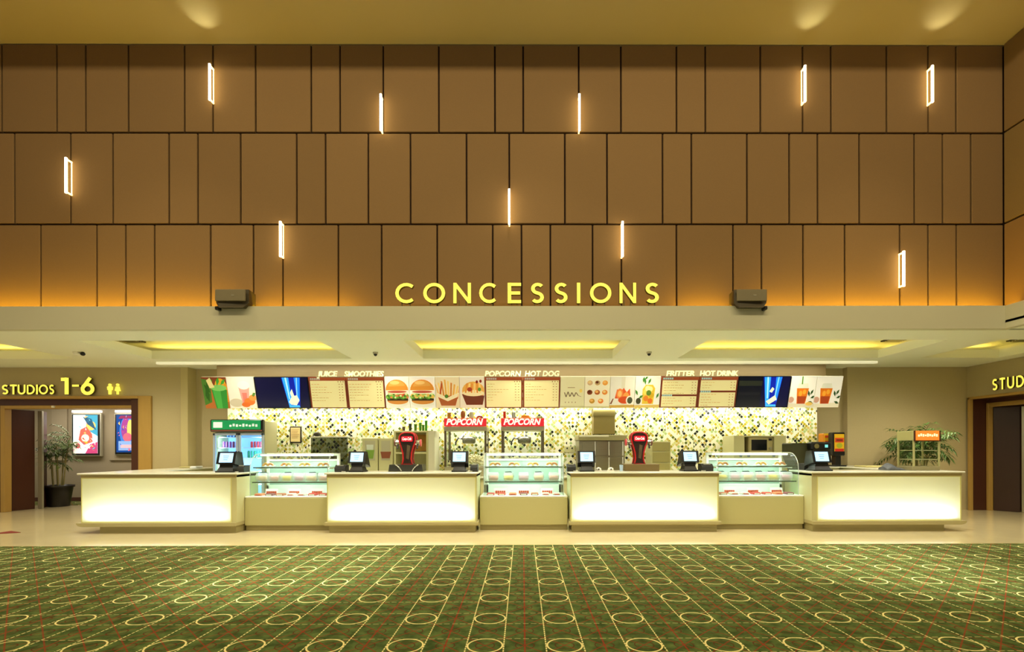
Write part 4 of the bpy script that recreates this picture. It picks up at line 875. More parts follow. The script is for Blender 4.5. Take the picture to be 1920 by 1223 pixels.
# popcorn machines
sred = mat('sign_red', '#d02030', .4, 0, '#e02030', .55); tw = mat('text_white', '#ffffff', .5, 0, '#fff4f0', .7)
pm_steel = mat('popcorn_steel', '#b8b296', .3, .6); frame_d = mat('frame_bronze', '#6a5e48', .35, .6)
for k, (p0, p1) in enumerate(((833, 912), (940, 1020))):
    Y = 11.25; D = .72; x0, x1 = PX(p0, Y, 800), PX(p1, Y, 800); z1 = PZ(800, Y); zt_ = PZ(808, Y)
    t = thing('popcorn_machine', ((x0+x1)/2, Y + D/2, ZBK), 'steel and glass popcorn machine with red sign, the %s of the pair' % ('left' if k == 0 else 'right'), 'popcorn machine', 'popcorn machines')
    MB().bev(x0, x1, Y, Y + D, ZBK, ZBK + .22, .01).build('base', pm_steel, t)
    MB().bev(x0 - .01, x1 + .01, Y - .01, Y + D, zt_, z1, .01).build('top', pm_steel, t)
    for xx in (x0, x1 - .045):
        for yy in (Y, Y + D - .045): MB().box(xx, xx + .045, yy, yy + .045, ZBK + .22, zt_).build('post', frame_d, t)
    MB().poly([(x0 + .045, Y + .01, ZBK + .22), (x1 - .045, Y + .01, ZBK + .22), (x1 - .045, Y + .01, zt_), (x0 + .045, Y + .01, zt_)]).build('front_pane', 'glass', t)
    for xx in (x0 + .01, x1 - .01): MB().poly([(xx, Y + .045, ZBK + .22), (xx, Y + D - .045, ZBK + .22), (xx, Y + D - .045, zt_), (xx, Y + .045, zt_)]).build('side_pane', 'glass', t)
    xc = (x0+x1)/2 + .04; zk = PZ(832, Y + .35)
    kt = MB().lathe([(.02, 0), (.13, .0), (.155, .03), (.16, .13), (.15, .15), (.09, .165), (.001, .17)], (xc, Y + .38, zk), 20).build('kettle', mat('kettle_m', '#8a8474', .25, .85), t)
    MB().tube([(xc, Y + .38, zk + .16), (xc, Y + .38, zt_)], .012).build('hanger', steel, kt)
    MB().tube([(xc - .12, Y + .36, zk + .1), (xc - .24, Y + .34, zk + .13), (xc - .30, Y + .33, zk + .03), (xc - .30, Y + .33, zk - .04)], .018).build('crank', black, kt)
    MB().tube([(xc - .2, Y + .3, zk + .12), (xc - .07, Y + .3, zk + .26)], .012).build('handle', white, kt)
    area('popcorn_lamp', ((x0+x1)/2, Y + .2, zt_ - .02), (.5, .1), 9, (1, .93, .8), (0, .3, -1))
    # popcorn heap in the tray: nobody could count it
    m = MB(); rp = random.Random(k); m.col('#f6eccc')
    for i in range(260):
        ux = rp.uniform(x0 + .08, x1 - .08); uy = rp.uniform(Y + .08, Y + D - .08); hz = .26 * (1 - ((ux - (x0+x1)/2 - .1) / (x1-x0) * 1.5) ** 2)
        m.ball((ux, uy, ZBK + .22 + rp.uniform(.3, 1) * hz), .028, .028, .024, 5, 3)
    o = m.build('popcorn_heap', mat('popcorn_m', '#f4e8c0', .7, noise=.15, nscale=30)); tag(o, 'heap of pale popcorn in the %s popcorn machine' % ('left' if k == 0 else 'right'), 'popcorn', None, 'stuff')
    zs0, zs1 = PZ(799.5, Y - .02), PZ(784, Y - .02)
    s_ = MB().bev(x0 - .005, x1 + .0, Y - .03, Y + .06, zs0, zs1, .012).build('sign', sred, t)
    textmesh('POPCORN', (zs1-zs0)*1.02, .012, .28, .006, tw, 'lettering', s_, (x0 + .05, Y - .038, zs0 + .035), wfit=(x1-x0) - .12)
    m = MB(); m.box(x0 + .03, x1 - .03, Y - .034, Y - .03, zs1 - .02, zs1 - .008); m.build('gold_trim', mat('gold_trim_m', '#c8a040', .4, .3), s_)
    # ornaments on top of the machines
    YT_ = Y + .1; zt2_ = z1 + .001
    orn = [((842, 'gold paper cup'), (868, 'orange and brown cone'), (884, 'pale striped jar'), (899, 'red ring ornament')), ((946, 'red bottle'), (963, 'pale teal cup'), (985, 'big orange carton'), (1010, 'pale green box'))][k]
    for (px, nm) in orn:
        X = PX(px, YT_ + .1, 785); zz = PZ(778, YT_); yy = YT_ + .1
        tt = None; lab = nm + ' on top of the %s popcorn machine' % ('left' if k == 0 else 'right'); m = MB(); hh = zz - zt2_
        if 'cup' in nm: m.lathe([(.03, 0), (.045, hh + .06)], (X, yy, zt2_), 12); nmn, c = 'paper_cup', '#c89a30' if 'gold' in nm else '#a8d0c8'
        elif 'cone' in nm: m.lathe([(.03, 0), (.035, .12), (.055, hh + .02), (.05, hh + .07), (.02, hh + .1)], (X, yy, zt2_), 12); nmn, c = 'snack_cone', '#a8682c'
        elif 'jar' in nm: m.lathe([(.05, 0), (.055, hh), (.04, hh + .02), (.04, hh + .07)], (X, yy, zt2_), 12); nmn, c = 'jar', '#c8ccb0'
        elif 'ring' in nm: m.tube([(X + .055*math.cos(R(q_)), yy, zt2_ + hh*.5 + .05 + .055*math.sin(R(q_))) for q_ in range(0, 360, 24)], .02, 8, closed=True); m.box(X - .03, X + .03, yy - .02, yy + .02, zt2_, zt2_ + hh*.5); nmn, c = 'ring_ornament', '#b83024'
        elif 'bottle' in nm: m.lathe([(.035, 0), (.035, .14), (.02, .17), (.032, .2), (.032, hh + .08)], (X, yy, zt2_), 12); nmn, c = 'bottle', '#d23a20'
        elif 'carton' in nm: m.extr([(X-.10, zt2_), (X+.10, zt2_), (X+.11, zt2_ + .2), (X+.08, zt2_ + .26), (X-.08, zt2_ + .26), (X-.11, zt2_ + .2)], 'y', yy - .04, yy + .05); nmn, c = 'snack_carton', '#e89a20'
        else: m.bev(X-.055, X+.055, yy-.04, yy+.04, zt2_, zt2_ + hh*.9, .008); nmn, c = 'small_box', '#b8cc88'
        o = m.build(nmn, mat('orn_' + c[1:], c, .5)); tag(o, lab, nmn.replace('_', ' '), 'ornaments on the popcorn machines')
# ---------------------------------------------------------------- fridge
Y = 11.3; D = .62
x0, x1 = PX(399, Y, 820), PX(494, Y, 820); zH1, zH0 = PZ(786, Y), PZ(809, Y); zBT = PZ(789, Y)
t = thing('drinks_fridge', ((x0+x1)/2, Y + D/2, 0), 'double glass door drinks fridge with green header', 'fridge')
fw = mat('fridge_side', '#c4c092', .45); fin = mat('fridge_inside', '#cfe4f6', .5, 0, '#4a98ff', 1.1)
m = MB(); m.box(x0, x0 + .04, Y + .06, Y + D, 0, zBT); m.box(x1 - .04, x1, Y + .06, Y + D, 0, zBT); m.box(x0 + .041, x1 - .041, Y + .56, Y + D, .05, zBT - .01); m.box(x0 + .041, x1 - .041, Y + .06, Y + .559, .05, .35); m.box(x0 + .041, x1 - .041, Y + .06, Y + .559, zH0 - .04, zBT - .001)
m.build('body', fw, t)
MB().box(x0 + .041, x1 - .041, Y + .53, Y + .55, .35, zH0 - .04).build('lit_back', fin, t)
hd = MB().bev(x0 - .03, x1 + .01, Y - .06, Y + .06, zH0, zH1, .02).build('header', black, t)
fg = mat('fridge_green', '#0f8a4c', .3, 0, '#18a860', .45)
MB().bev(x0 + .01, x1 - .03, Y - .075, Y - .055, zH0 + .05, zH1 - .02, .008).build('sign_face', fg, hd)
m = MB(); m.col('#e8f0ec'); m.box(x0 + .06, x0 + .26, Y - .082, Y - .076, zH0 + .09, zH1 - .06); m.build('white_label', mat('label_w', '#e8f4ee', .4, 0, '#e8f4ee', .5), hd)
m = MB()
for i in range(9): xx = x0 + .42 + i*.072; m.box(xx, xx + .045, Y - .082, Y - .076, zH0 + .11 + .01*(i % 2), zH0 + .155 + .012*((i*2) % 3))
m.build('lettering', 'label_w', hd)
m = MB(); m.box(x0, x1, Y - .068, Y - .06, zH0 + .012, zH0 + .04); m.build('red_trim', mat('trim_r', '#9a5a4a', .4), hd)
for i, (a, b) in enumerate(((x0, (x0+x1)/2 - .005), ((x0+x1)/2 + .005, x1))):
    d = MB()
    for q_ in ((a, a + .05, .35, zH0 - .03), (b - .05, b, .35, zH0 - .03), (a, b, zH0 - .08, zH0 - .03), (a, b, .35, .42)): d.bev(q_[0], q_[1], Y, Y + .045, q_[2], q_[3], .005)
    d = d.build('door', [mat('door_frame_w', '#c4d4e8', .35)], t)
    MB().poly([(a + .05, Y + .02, .42), (b - .05, Y + .02, .42), (b - .05, Y + .02, zH0 - .08), (a + .05, Y + .02, zH0 - .08)]).build('pane', mat('glass', '#ffffff'), d)
    MB().bev((b if i == 0 else a + .05) - .045, (b if i == 0 else a + .05) - .02, Y - .03, Y, .95, 1.5, .006).build('handle', mat('handle_navy', '#1a2c6a', .4), d)
    for zz in (.75, 1.05, 1.35, 1.58, 1.82):
        MB().box(a + .045, b - .045, Y + .1, Y + .52, zz - .012, zz).build('shelf', white, t)
area('fridge_light', (x0 + .12, Y + .07, 1.3), (.03, 1.5), 14, (.45, .75, 1), (.5, 1, 0)); area('fridge_light', (x1 - .12, Y + .07, 1.3), (.03, 1.5), 14, (.45, .75, 1), (-.5, 1, 0))
cx_ = (x0+x1)/2
def can(X, Yc, Z, c, lab, grp, h=.115, r=.028):
    m = MB(); m.lathe([(r*.8, 0), (r, .008), (r, h*.85), (r*.75, h*.97), (r*.75, h)], (X, Yc, Z), 10)
    o = m.build('drink_can' if h < .13 else 'drink_bottle', mat('can_' + c[1:], c, .3, .2)); tag(o, lab, 'drink', grp); return o
for i in range(6): can(x0 + .13 + i*.073, Y + .2, 1.5805 - 0, ['#8a4a9a', '#7a3a6a'][i % 2], 'purple drink can in a row behind the left fridge door', 'purple cans in the fridge', .14)
for i in range(5): can(cx_ + .2 + i*.073, Y + .2, 1.5805, ['#a81c2c', '#8a1828'][i % 2], 'red drink can in a row behind the right fridge door', 'red cans in the fridge', .14)
for i in range(6): can(cx_ + .13 + i*.073, Y + .2, 1.3505, ['#1c8a6a', '#2a9a8a'][i % 2], 'green drink bottle in a row on the lower right fridge shelf', 'green bottles in the fridge', .16)
for i in range(5): can(x0 + .13 + i*.08, Y + .2, 1.3505, '#3a6ac8', 'blue drink can in a row on the lower left fridge shelf', 'blue cans in the fridge', .14)
for i in range(4): can(x0 + .2 + i*.08, Y + .25, 1.8205, '#4a7ad0', 'small blue can on the top left fridge shelf', 'blue cans on the top fridge shelf', .07)
beige = mat('beige_laminate', '#bcb787', .5, noise=.03, nscale=20); beige2 = mat('beige_front', '#c8c490', .45)
# framed notice
Yn = 12.17; a, b, z1, z0 = PX(543, Yn, 815), PX(565, Yn, 815), PZ(799, Yn), PZ(830, Yn)
t = thing('framed_notice', ((a+b)/2, Yn, z0), 'small cream notice in a dark frame on the mosaic', 'picture frame')
MB().bev(a, b, Yn, 12.2, z0, z1, .012).build('frame', mat('frame_blk', '#2a2014', .4), t)
MB().box(a + .03, b - .03, Yn - .004, Yn, z0 + .03, z1 - .03).build('sheet', mat('sheet_c', '#d8c080', .5), t)
m = MB()
for i in range(6): m.box(a + .05, b - .05 - .02*(i % 3), Yn - .008, Yn - .004, z1 - .08 - i*.04, z1 - .07 - i*.04)
m.build('text_lines', mat('brown_ink', '#9a6a38', .5), t)
# smoked glass shelf screen
t, a, b, z0, z1 = unit('glass_screen', 583, 652, 821, 880, 11.5, .5, beige, 'dark tinted glass hood with pale rim left of the cup cabinets', 'glass hood', zb=ZBK)
MB().poly([(a, 11.5, z0 + .1), (b, 11.5, z0 + .1), (b, 11.5, z1), (a, 11.5, z1)]).build('pane', (glassmat('smoked', '#6a705a', .04) if 'smoked' not in MATS else MATS['smoked']), t)
MB().bev(a, b, 11.49, 12.0, z1, z1 + .03, .006).build('top_shelf', worktop_m, t)
MB().bev(a, b, 11.48, 12.0, z0, z0 + .1, .006).build('base', steel, t)
m = MB(); m.ball((a - .02, 11.6, z1 + .05), .09, .08, .05); o = m.build('serving_scoop', mat('scoop_m', '#4a4434', .3, .6)); tag(o, 'dark metal scoop lying on the rim of the tinted glass hood', 'scoop')
o.location = (0.12, 0, .03)
# cup cabinets with pictures
for i, (p0, p1, lab, c1) in enumerate(((679, 709, 'beige cup dispenser with green drink picture', '#7ca03a'), (710, 737, 'beige cup dispenser with brown drink picture', '#8a4a2c'))):
    t, a, b, z0, z1 = unit('cup_dispenser', p0, p1, 822, 872, 11.5, .6, beige, lab, 'dispenser', zb=ZBK)
    MB().bev(a, b - .01, 11.5, 12.1, z0, z1, .008).build('housing', beige2, t)
    zz0, zz1 = PZ(863, 11.5), PZ(826, 11.5)
    MB().box(a + .06, b - .07, 11.492, 11.5, zz0, zz1).build('picture_panel', mat('pic_bg', '#b8b494', .4), t)
    m = MB(); xm = (a+b)/2; m.extr([(xm - .07, zz0 + .04), (xm + .07, zz0 + .04), (xm + .1, zz0 + .24), (xm - .1, zz0 + .24)], 'y', 11.484, 11.492) if i == 0 else m.extr([(xm - .09, zz0 + .05), (xm + .09, zz0 + .05), (xm + .12, zz0 + .2), (xm - .12, zz0 + .2)], 'y', 11.484, 11.492)
    m.build('drink_picture', mat('dp' + c1[1:], c1, .5), t)
    if i == 0: m = MB(); m.extr([(xm - .07, zz0 + .24), (xm + .07, zz0 + .24), (xm + .08, zz0 + .36), (xm - .08, zz0 + .36)], 'y', 11.484, 11.492); m.build('ice_picture', mat('icep', '#d4dccc', .5), t)
# shelf unit behind the left drinks tower
t, a, b, z0, z1 = unit('shelf_unit', 738, 803, 808, 880, 11.55, .5, beige, 'pale shelf unit with poster panels behind the left drinks tower', 'shelf unit', zb=ZBK)
MB().bev(a, a + .05, 11.55, 12.05, z0, z1, .005).build('side_panel', beige2, t); MB().bev(b - .05, b, 11.55, 12.05, z0, z1, .005).build('side_panel', beige2, t)
for zz in (z1 - .04, PZ(851, 11.55)): MB().bev(a + .05, b - .05, 11.55, 12.05, zz, zz + .04, .005).build('shelf', beige2, t)
MB().box(a + .05, b - .05, 12.0, 12.05, z0, z1 - .04).build('back_panel', beige, t)
zq = PZ(851, 11.55) + .04
MB().box(a + .42, b - .1, 11.98, 11.995, zq + .02, z1 - .08).build('orange_print', mat('or_print', '#c8902c', .5, noise=.25, nscale=12), t)
MB().box(a + .07, a + .36, 11.98, 11.995, zq + .02, z1 - .08).build('pale_print', mat('pale_print', '#b8c8a0', .5, noise=.2, nscale=12), t)
for i, (px, c, hh, nm) in enumerate(((757, '#5a4a30', .1, 'short brown tub'), (769, '#2a3420', .17, 'dark bottle'), (779, '#5a8a1c', .16, 'green cup'), (788, '#4a9a1c', .19, 'tall green cup'), (793.5, '#4a8a24', .14, 'small green cup'), (799, '#3f9a18', .24, 'tallest green cup'))):
    X = PX(px, 11.7, 800); m = MB(); r = .036 if px not in (788, 793.5, 799) else .032
    m.lathe([(r*.8, 0), (r, hh*.9), (r*1.08, hh*.92), (r*1.08, hh)], (X, 11.7, z1 + .0005), 12); o = m.build(nm.split()[-1] if nm.split()[-1] != 'cup' else 'paper_cup', mat('cup' + c[1:], c, .5)); tag(o, nm + ' on the shelf unit behind the left drinks tower', nm.split()[-1], 'cups on the shelf unit')
# white upright panel
t, a, b, z0, z1 = unit('divider_screen', 803, 815, 808, 890, 11.3, .5, beige, 'narrow white upright divider left of the popcorn machines', 'divider', zb=ZBK)
MB().bev(a, b, 11.3, 11.9, z0, z1, .006).build('board', mat('panel_w', '#dcd8bc', .4), t)
MB().bev(a - .01, b + .01, 11.28, 11.92, z0, z0 + .05, .006).build('foot', mat('panel_foot', '#c8c4a4', .4), t)
# drinks towers
twr = mat('tower_red', '#b8181c', .3); tdk = mat('tower_dark', '#2c1c14', .25, noise=.5, nscale=7); badge = mat('badge_red', '#d8142c', .3, 0, '#e01430', .5); chrome = mat('chrome', '#cfcfc8', .15, 1)
ydk = 9.72
for k, (px, pyt, pyb, lab) in enumerate(((763.5, 811, 871, 'red rimmed drinks tower on a dark steel tray, between the first two registers'), (1199, 811, 871, 'red rimmed drinks tower on a brown box, on the third counter'))):
    Y = 9.62; xc = PX(px, Y, 840); zt_ = PZ(pyt, Y); zb_ = PZ(pyb, Y); H_ = zt_ - zb_
    t = thing('drinks_tower', (xc, Y, ZT), lab, 'drinks dispenser', 'drinks towers')
    half = [(.115, 0), (.09, .06), (.075, .18), (.085, .36), (.11, .52), (.14, .66), (.155, .78), (.15, .88), (.12, .955), (.06, .995), (0, 1.0)]
    out = [(xc + w_, zb_ + v * H_) for w_, v in half] + [(xc - w_, zb_ + v * H_) for w_, v in half[::-1][1:]]
    MB().extr(out, 'y', Y, Y + .16).build('body', tdk, t)
    MB().tube([(x_, Y, z_) for x_, z_ in out], .014, 8, closed=True).build('rim', twr, t)
    MB().tube([(x_, Y + .16, z_) for x_, z_ in out], .016, 8, closed=True).build('rim', twr, t)
    m = MB(); m.extr([(xc + (u)*.105, zb_ + H_*.80 + v*.05) for u, v in ((-1,-.8),(-.8,-1),(.8,-1),(1,-.8),(1,.8),(.8,1),(-.8,1),(-1,.8))], 'y', Y - .03, Y); bd = m.build('badge', badge, t)
    textmesh('Coca-Cola', .075, .004, .3, .001, tw, 'lettering', bd, (xc - .088, Y - .034, zb_ + H_*.80 - .022), wfit=.175)
    m = MB(); m.extr([(xc-.02,zb_+.12),(xc+.03,zb_+.1),(xc+.06,zb_+.36),(xc,zb_+.38)], 'y', Y - .006, Y); m.build('picture', mat('tw_pic', '#5a4a34', .4, noise=.5, nscale=20), t)
    for s_ in (-1, 1):
        m = MB(); m.tube([(xc + s_*.13, Y + .08, zb_ + H_*.68), (xc + s_*.235, Y + .08, zb_ + H_*.68)], .055, 14); arm = m.build('arm', chrome, t)
        m = MB(); m.tube([(xc + s_*.235, Y + .08, zb_ + H_*.68), (xc + s_*.255, Y + .08, zb_ + H_*.68)], .068, 16); m.build('end_cap', mat('cap_red', '#d8485a', .3) if (s_ > 0) == (k == 0) else mat('cap_dark', '#6a2a24', .3), arm)
        m = MB(); m.tube([(xc + s_*.19, Y + .03, zb_ + H_*.6), (xc + s_*.19, Y + .0, zb_ + H_*.5)], .018, 8); m.build('tap', black, t)
    if k == 0:
        a, b = PX(728, 9.6, 880), PX(793, 9.6, 880); m = MB(); m.extr([(a, ZT), (b, ZT), (b - .02, zb_), (a + .02, zb_)], 'y', Y - .02, Y + .3); m.build('tray', mat('tray_dark', '#4a4a44', .25, .6), t)
        for s_ in (-1, 1):
            m = MB(); xx = xc + s_*.10; m.tube([(xx + s_*.12, Y - .03, zb_ - .0), (xx + s_*.07, Y - .04, zb_ - .03), (xx + s_*.03, Y - .04, ZT + .06), (xx, Y - .03, ZT + .012)], .012, 8); m.build('drain_rail', chrome, t)
    else:
        a, b = PX(1171, 9.6, 878), PX(1236, 9.6, 878); MB().bev(a, b, Y - .04, Y + .3, ZT, zb_, .008).build('box_base', mat('box_brown', '#6e5c34', .45, noise=.15, nscale=8), t)
# registers
scr = mat('screen_blue', '#9fd0f4', .2, 0, '#a8d8fc', .95); scrt = mat('screen_line', '#6a90b8', .3, 0, '#7aa0c8', .5)
regs = [(424, 'black register with tilted blue-lit screen on the left end counter'), (669, 'black register with blue-lit screen at the left end of the second counter'), (861, 'black register with blue-lit screen at the right end of the second counter'), (1100, 'black register with blue-lit screen at the left end of the third counter'), (1294, 'black register with blue-lit screen at the right end of the third counter'), (1541, 'black register with tilted blue-lit screen on the right end counter')]
for k, (px, lab) in enumerate(regs):
    Y = 9.48; xc = PX(px, Y, 860); big = 1.28 if k in (0, 5) else 1.0
    t = thing('cash_register', (xc, Y, ZT), lab, 'cash register', 'registers along the counters')
    zt_ = PZ(846, Y); zs0 = PZ(868 if k in (1, 2, 3, 4) else 869, Y); hw = .165 * (1.06 if k in (0, 5) else 1)
    m = MB(); m.bev(xc - .14*big, xc + .14*big, Y - .06, Y + .24, ZT, ZT + .03, .008); m.build('foot', black, t)
    m = MB(); m.loft([[(xc - w_, y0, z), (xc + w_, y0, z), (xc + w_, y1, z), (xc - w_, y1, z)] for w_, y0, y1, z in ((.12*big, -.04 + Y, Y + .22, ZT + .03), (.10*big, Y - .0, Y + .2, ZT + .1), (.12, Y + .02, Y + .2, zs0 + .03))], True, False); m.build('neck', black, t)
    m = MB(); tilt = .07
    P4 = [(zs0 - .0, -.03), (zt_, -.03 + tilt), (zt_ - .01, tilt + (.16 if k in (0, 5) else .05)), (ZT + .08, .30 if k in (0, 5, 1, 4) else .1), (zs0 - .01, .05)]
    m.extr([(Y + y_, z_) for z_, y_ in P4], 'x', xc - hw, xc + hw); hdm = m.build('head', mat('head_black', '#121214', .3), t)
    def fc(u, v, d):
        z_ = zs0 + (zt_ - zs0) * v; y_ = -.03 + tilt * v; return (xc + u * hw, Y + y_ - d, z_)
    m = MB(); A = [fc(u, v, .0) for u, v in ((-.72,.12),(.72,.12),(.72,.88),(-.72,.88))]; B = [fc(u, v, .004) for u, v in ((-.72,.12),(.72,.12),(.72,.88),(-.72,.88))]; m.loft([A, B], True, False); s2 = m.build('screen', scr, hdm)
    m = MB()
    for i in range(3): m.poly([fc(-.35 + .05*i, .62 - i*.15, .0052), (fc(.3 - .06*i, .62 - i*.15, .0052)), fc(.3 - .06*i, .67 - i*.15, .0052), fc(-.35 + .05*i, .67 - i*.15, .0052)])
    m.build('screen_text', scrt, s2, fix=False)
    # separate printer / card box beside the register
    sx = {0: 1, 1: -1, 2: 1, 3: -1, 4: 1, 5: -1}[k]; w2 = {0: .13, 1: .2, 2: .14, 3: .16, 4: .22, 5: .2}[k]; h2 = {0: .13, 1: .13, 2: .14, 3: .14, 4: .14, 5: .13}[k]
    xa = xc + sx * (hw + .045 + w2/2) if k != 5 else xc - .05
    Y = Y if k != 5 else Y + .36
    t = thing('receipt_printer', (xa, Y + .05, ZT), 'black receipt printer beside the ' + lab.replace('black register with ', 'register with '), 'printer', 'receipt printers')
    t['label'] = 'small black receipt printer ' + ['right of the leftmost register', 'left of the second register from the left', 'right of the third register from the left', 'left of the fourth register from the left', 'right of the fifth register from the left', 'left of the rightmost register'][k]
    m = MB(); m.extr([(Y - .02, ZT), (Y - .04, ZT + h2*.6), (Y + .03, ZT + h2), (Y + .18, ZT + h2), (Y + .18, ZT)], 'x', xa - w2/2, xa + w2/2); m.build('body', mat('printer_black', '#1c1c1e', .4), t)
    MB().box(xa - w2*.3, xa + w2*.3, Y - .01, Y + .03, ZT + h2*.86, ZT + h2 + .004).build('paper_slot', mat('slot_grey', '#8a8a80', .4), t)
    m = MB(); m.tube([(xa - sx*w2*.2, Y - .05, ZT + .012), (xa - sx*w2*.6, Y - .06, ZT + .01), (xa - sx*(w2*.5), Y - .02, ZT + .012)], .007, 6); m.build('cable', mat('cable_g', '#b8b8a8', .5), t)
# card reader, tissue, cups near counter three
for px, lab in ((1122, 'white round tape dispenser on the third counter, nearer the register'), (1145, 'white round tape dispenser on the third counter, nearer the brown box')):
    X = PX(px, 9.7, 878); m = MB(); m.ball((X, 9.7, ZT + .036), .055, .05, .035); m.box(X - .06, X + .06, 9.66, 9.74, ZT, ZT + .02)
    t = thing('tape_dispenser', (X, 9.7, ZT), lab, 'dispenser', 'dispensers on the third counter'); m.build('body', white, t); MB().tube([(X, 9.64, ZT + .035), (X, 9.655, ZT + .035)], .014).build('button', black, t)
X = PX(1165, 9.6, 876); m = MB(); m.lathe([(.03, 0), (.036, .11), (.034, .12)], (X, 9.6, ZT), 12); tag(m.build('plastic_cup', mat('cup_blue', '#a8c0d8', .2)), 'pale blue plastic cup beside the brown box of the drinks tower', 'cup')
# extractor flue, hot food cabinet
t, a, b, z0, z1 = unit('extractor_duct', 1113, 1153, 767, 814, 11.88, .3, beige, 'brown boxed extractor duct on the mosaic above the steel cabinet', 'duct')
ductm = mat('duct_brown', '#8c7c44', .5, noise=.04, nscale=15)
MB().bev(a, b, 11.88, 12.19, z0, z1, .006).build('casing', ductm, t); zz = PZ(781, 11.88); MB().bev(a - .008, b + .008, 11.872, 12.19, zz, z1 + .01, .006).build('collar', mat('duct_dark', '#746834', .5), t)
MB().tube([((a+b)/2, 11.94, z1), ((a+b)/2 + .02, 11.94, z1 + .12)], .045).build('pipe', darkgrey, t)
t, a, b, z0, z1 = unit('steel_cabinet', 1086, 1172, 816, 885, 11.3, .75, beige, 'stainless steel hot cabinet with two rows of doors behind the register', 'cabinet', zb=ZBK)
brs = mat('brushed_steel', '#a09a84', .28, .85, noise=.1, nscale=4, stretch=(1, 1, 12))
MB().bev(a, b, 11.34, 12.05, z0, z1 - .12, .01).build('body', brs, t); MB().bev(a - .02, b + .04, 11.28, 12.1, z1 - .12, z1, .01).build('hood', mat('hood_m', '#b0a878', .4, .3), t)
MB().bev(a + .0, a + .64*(b-a), 11.25, 11.28, z1 - .05, z1 - .005, .01).build('lamp_rail', mat('rail_w', '#e6e2c8', .3), t)
zm = z0 + (z1 - .12 - z0) * .55; n_ = 3
for i in range(n_):
    xa = a + .07 + (b - a - .1) * i / n_; xb = a + .07 + (b - a - .1) * (i+1) / n_ - .04
    for zz0, zz1 in ((z0 + .06, zm - .02), (zm + .02, z1 - .15)):
        d = MB().bev(xa, xb, 11.315, 11.339, zz0, zz1, .006).build('door', brs, t); MB().bev(xb + .004, xb + .034, 11.30, 11.33, zz0, zz1, .004).build('handle', mat('bright_steel', '#f0eee4', .2, .4), d)
# socket plate
Yn = 12.18; xx = PX(1068, Yn, 840); zz = PZ(841, Yn); t = thing('wall_socket', (xx, Yn, zz), 'double wall socket on the mosaic left of the steel cabinet', 'socket'); MB().bev(xx - .13, xx + .13, Yn, 12.2, zz - .1, zz + .05, .006).build('plate', beige2, t)
for s_ in (-1, 1): MB().tube([(xx + s_*.06, Yn - .01, zz - .0), (xx + s_*.06, Yn, zz - .0)], .02).build('plug', black, t)
# cabinets right of tower 2
t, a, b, z0, z1 = unit('drawer_cabinet', 1224, 1256, 828, 885, 11.4, .6, beige, 'olive beige two door cabinet right of the right drinks tower', 'cabinet', zb=ZBK)
olv = mat('olive_front', '#a89e60', .5)
MB().bev(a - .02, b + .02, 11.42, 12.0, z0, z1, .006).build('carcass', beige2, t)
zs_ = [z1 - .01, PZ(848, 11.4), PZ(869, 11.4), z0]
for i in range(3): d = MB().bev(a, b, 11.40, 11.42, zs_[i+1] + .02, zs_[i] - .01, .004).build('door', olv, t)
# microwave in its cabinet
t, a, b, z0, z1 = unit('microwave_cabinet', 1376, 1474, 817, 885, 11.5, .65, beige, 'beige laminate cabinet framing the microwave', 'cabinet', zb=ZBK)
ma, mb_ = PX(1396, 11.5, 830), PX(1452, 11.5, 830); zmw = PZ(849, 11.5)
for q_ in ((a, ma, z0, z1), (mb_, b, z0, z1), (ma, mb_, z1 - .03, z1), (ma, mb_, z0, zmw - .03)): MB().bev(q_[0], q_[1], 11.5, 12.15, q_[2], q_[3], .005).build('panel', beige2, t)
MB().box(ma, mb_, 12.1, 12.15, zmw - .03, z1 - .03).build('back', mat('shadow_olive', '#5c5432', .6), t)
m0, m1 = PX(1404, 11.52, 830), PX(1450, 11.52, 830); zz0, zz1 = zmw - .029, PZ(820, 11.52)
t = thing('microwave', ((m0+m1)/2, 11.6, zz0), 'beige microwave with black window inside the laminate cabinet', 'microwave')
MB().bev(m0, m1, 11.54, 12.05, zz0, zz1, .01).build('body', mat('mw_beige', '#b8ac78', .4), t)
d = MB().bev(m0 + .01, m1 - .12, 11.52, 11.54, zz0 + .01, zz1 - .01, .006).build('door', 'mw_beige', t); MB().box(m0 + .06, m1 - .15, 11.514, 11.52, zz0 + .07, zz1 - .07).build('window', mat('mw_glass', '#16181c', .15), d)
MB().box(m1 - .10, m1 - .03, 11.53, 11.54, zz1 - .09, zz1 - .04).build('display', black, t); MB().tube([(m1 - .065, 11.52, zz0 + .12), (m1 - .065, 11.54, zz0 + .12)], .03, 14).build('dial', silver, t)
# dark monitor back, scale panel, dispensers at the right
t, a, b, z0, z1 = unit('coffee_machine', 1489, 1524, 831, 872, 10.6, .5, beige, 'dark olive machine seen behind the rightmost register', 'machine', zb=1.0)
dk = mat('olive_black', '#38381c', .5)
MB().extr([(a, z1 - .02), (a + .02, z1), (b + .06, z1), (b + .06, ZBK), (a + .18, ZBK), (a, z1 - .25)], 'y', 10.7, 11.1).build('cover', dk, t); MB().box(a + .1, b + .1, 10.71, 11.1, ZBK - .0, ZBK + .1).build('base', black, t)
t['label'] = 'dark olive machine cover seen behind the rightmost register'
t = thing('low_cabinet', (PX(1520, 10.9), 10.9, 0), 'low cabinet carrying the dark olive machine behind the right register', 'cabinet'); X = PX(1520, 10.9)
MB().bev(X - .45, X + .4, 10.70, 11.13, .0, ZBK, .01).build('carcass', cream, t)
X0, X1 = PX(1522, 10.5, 840), PX(1560, 10.5, 840); za, zb2 = PZ(846, 10.5), PZ(830, 10.5)
t = thing('control_head', ((X0+X1)/2, 10.5, za), 'black rounded control head with dial and lit display above the rightmost register', 'control head')
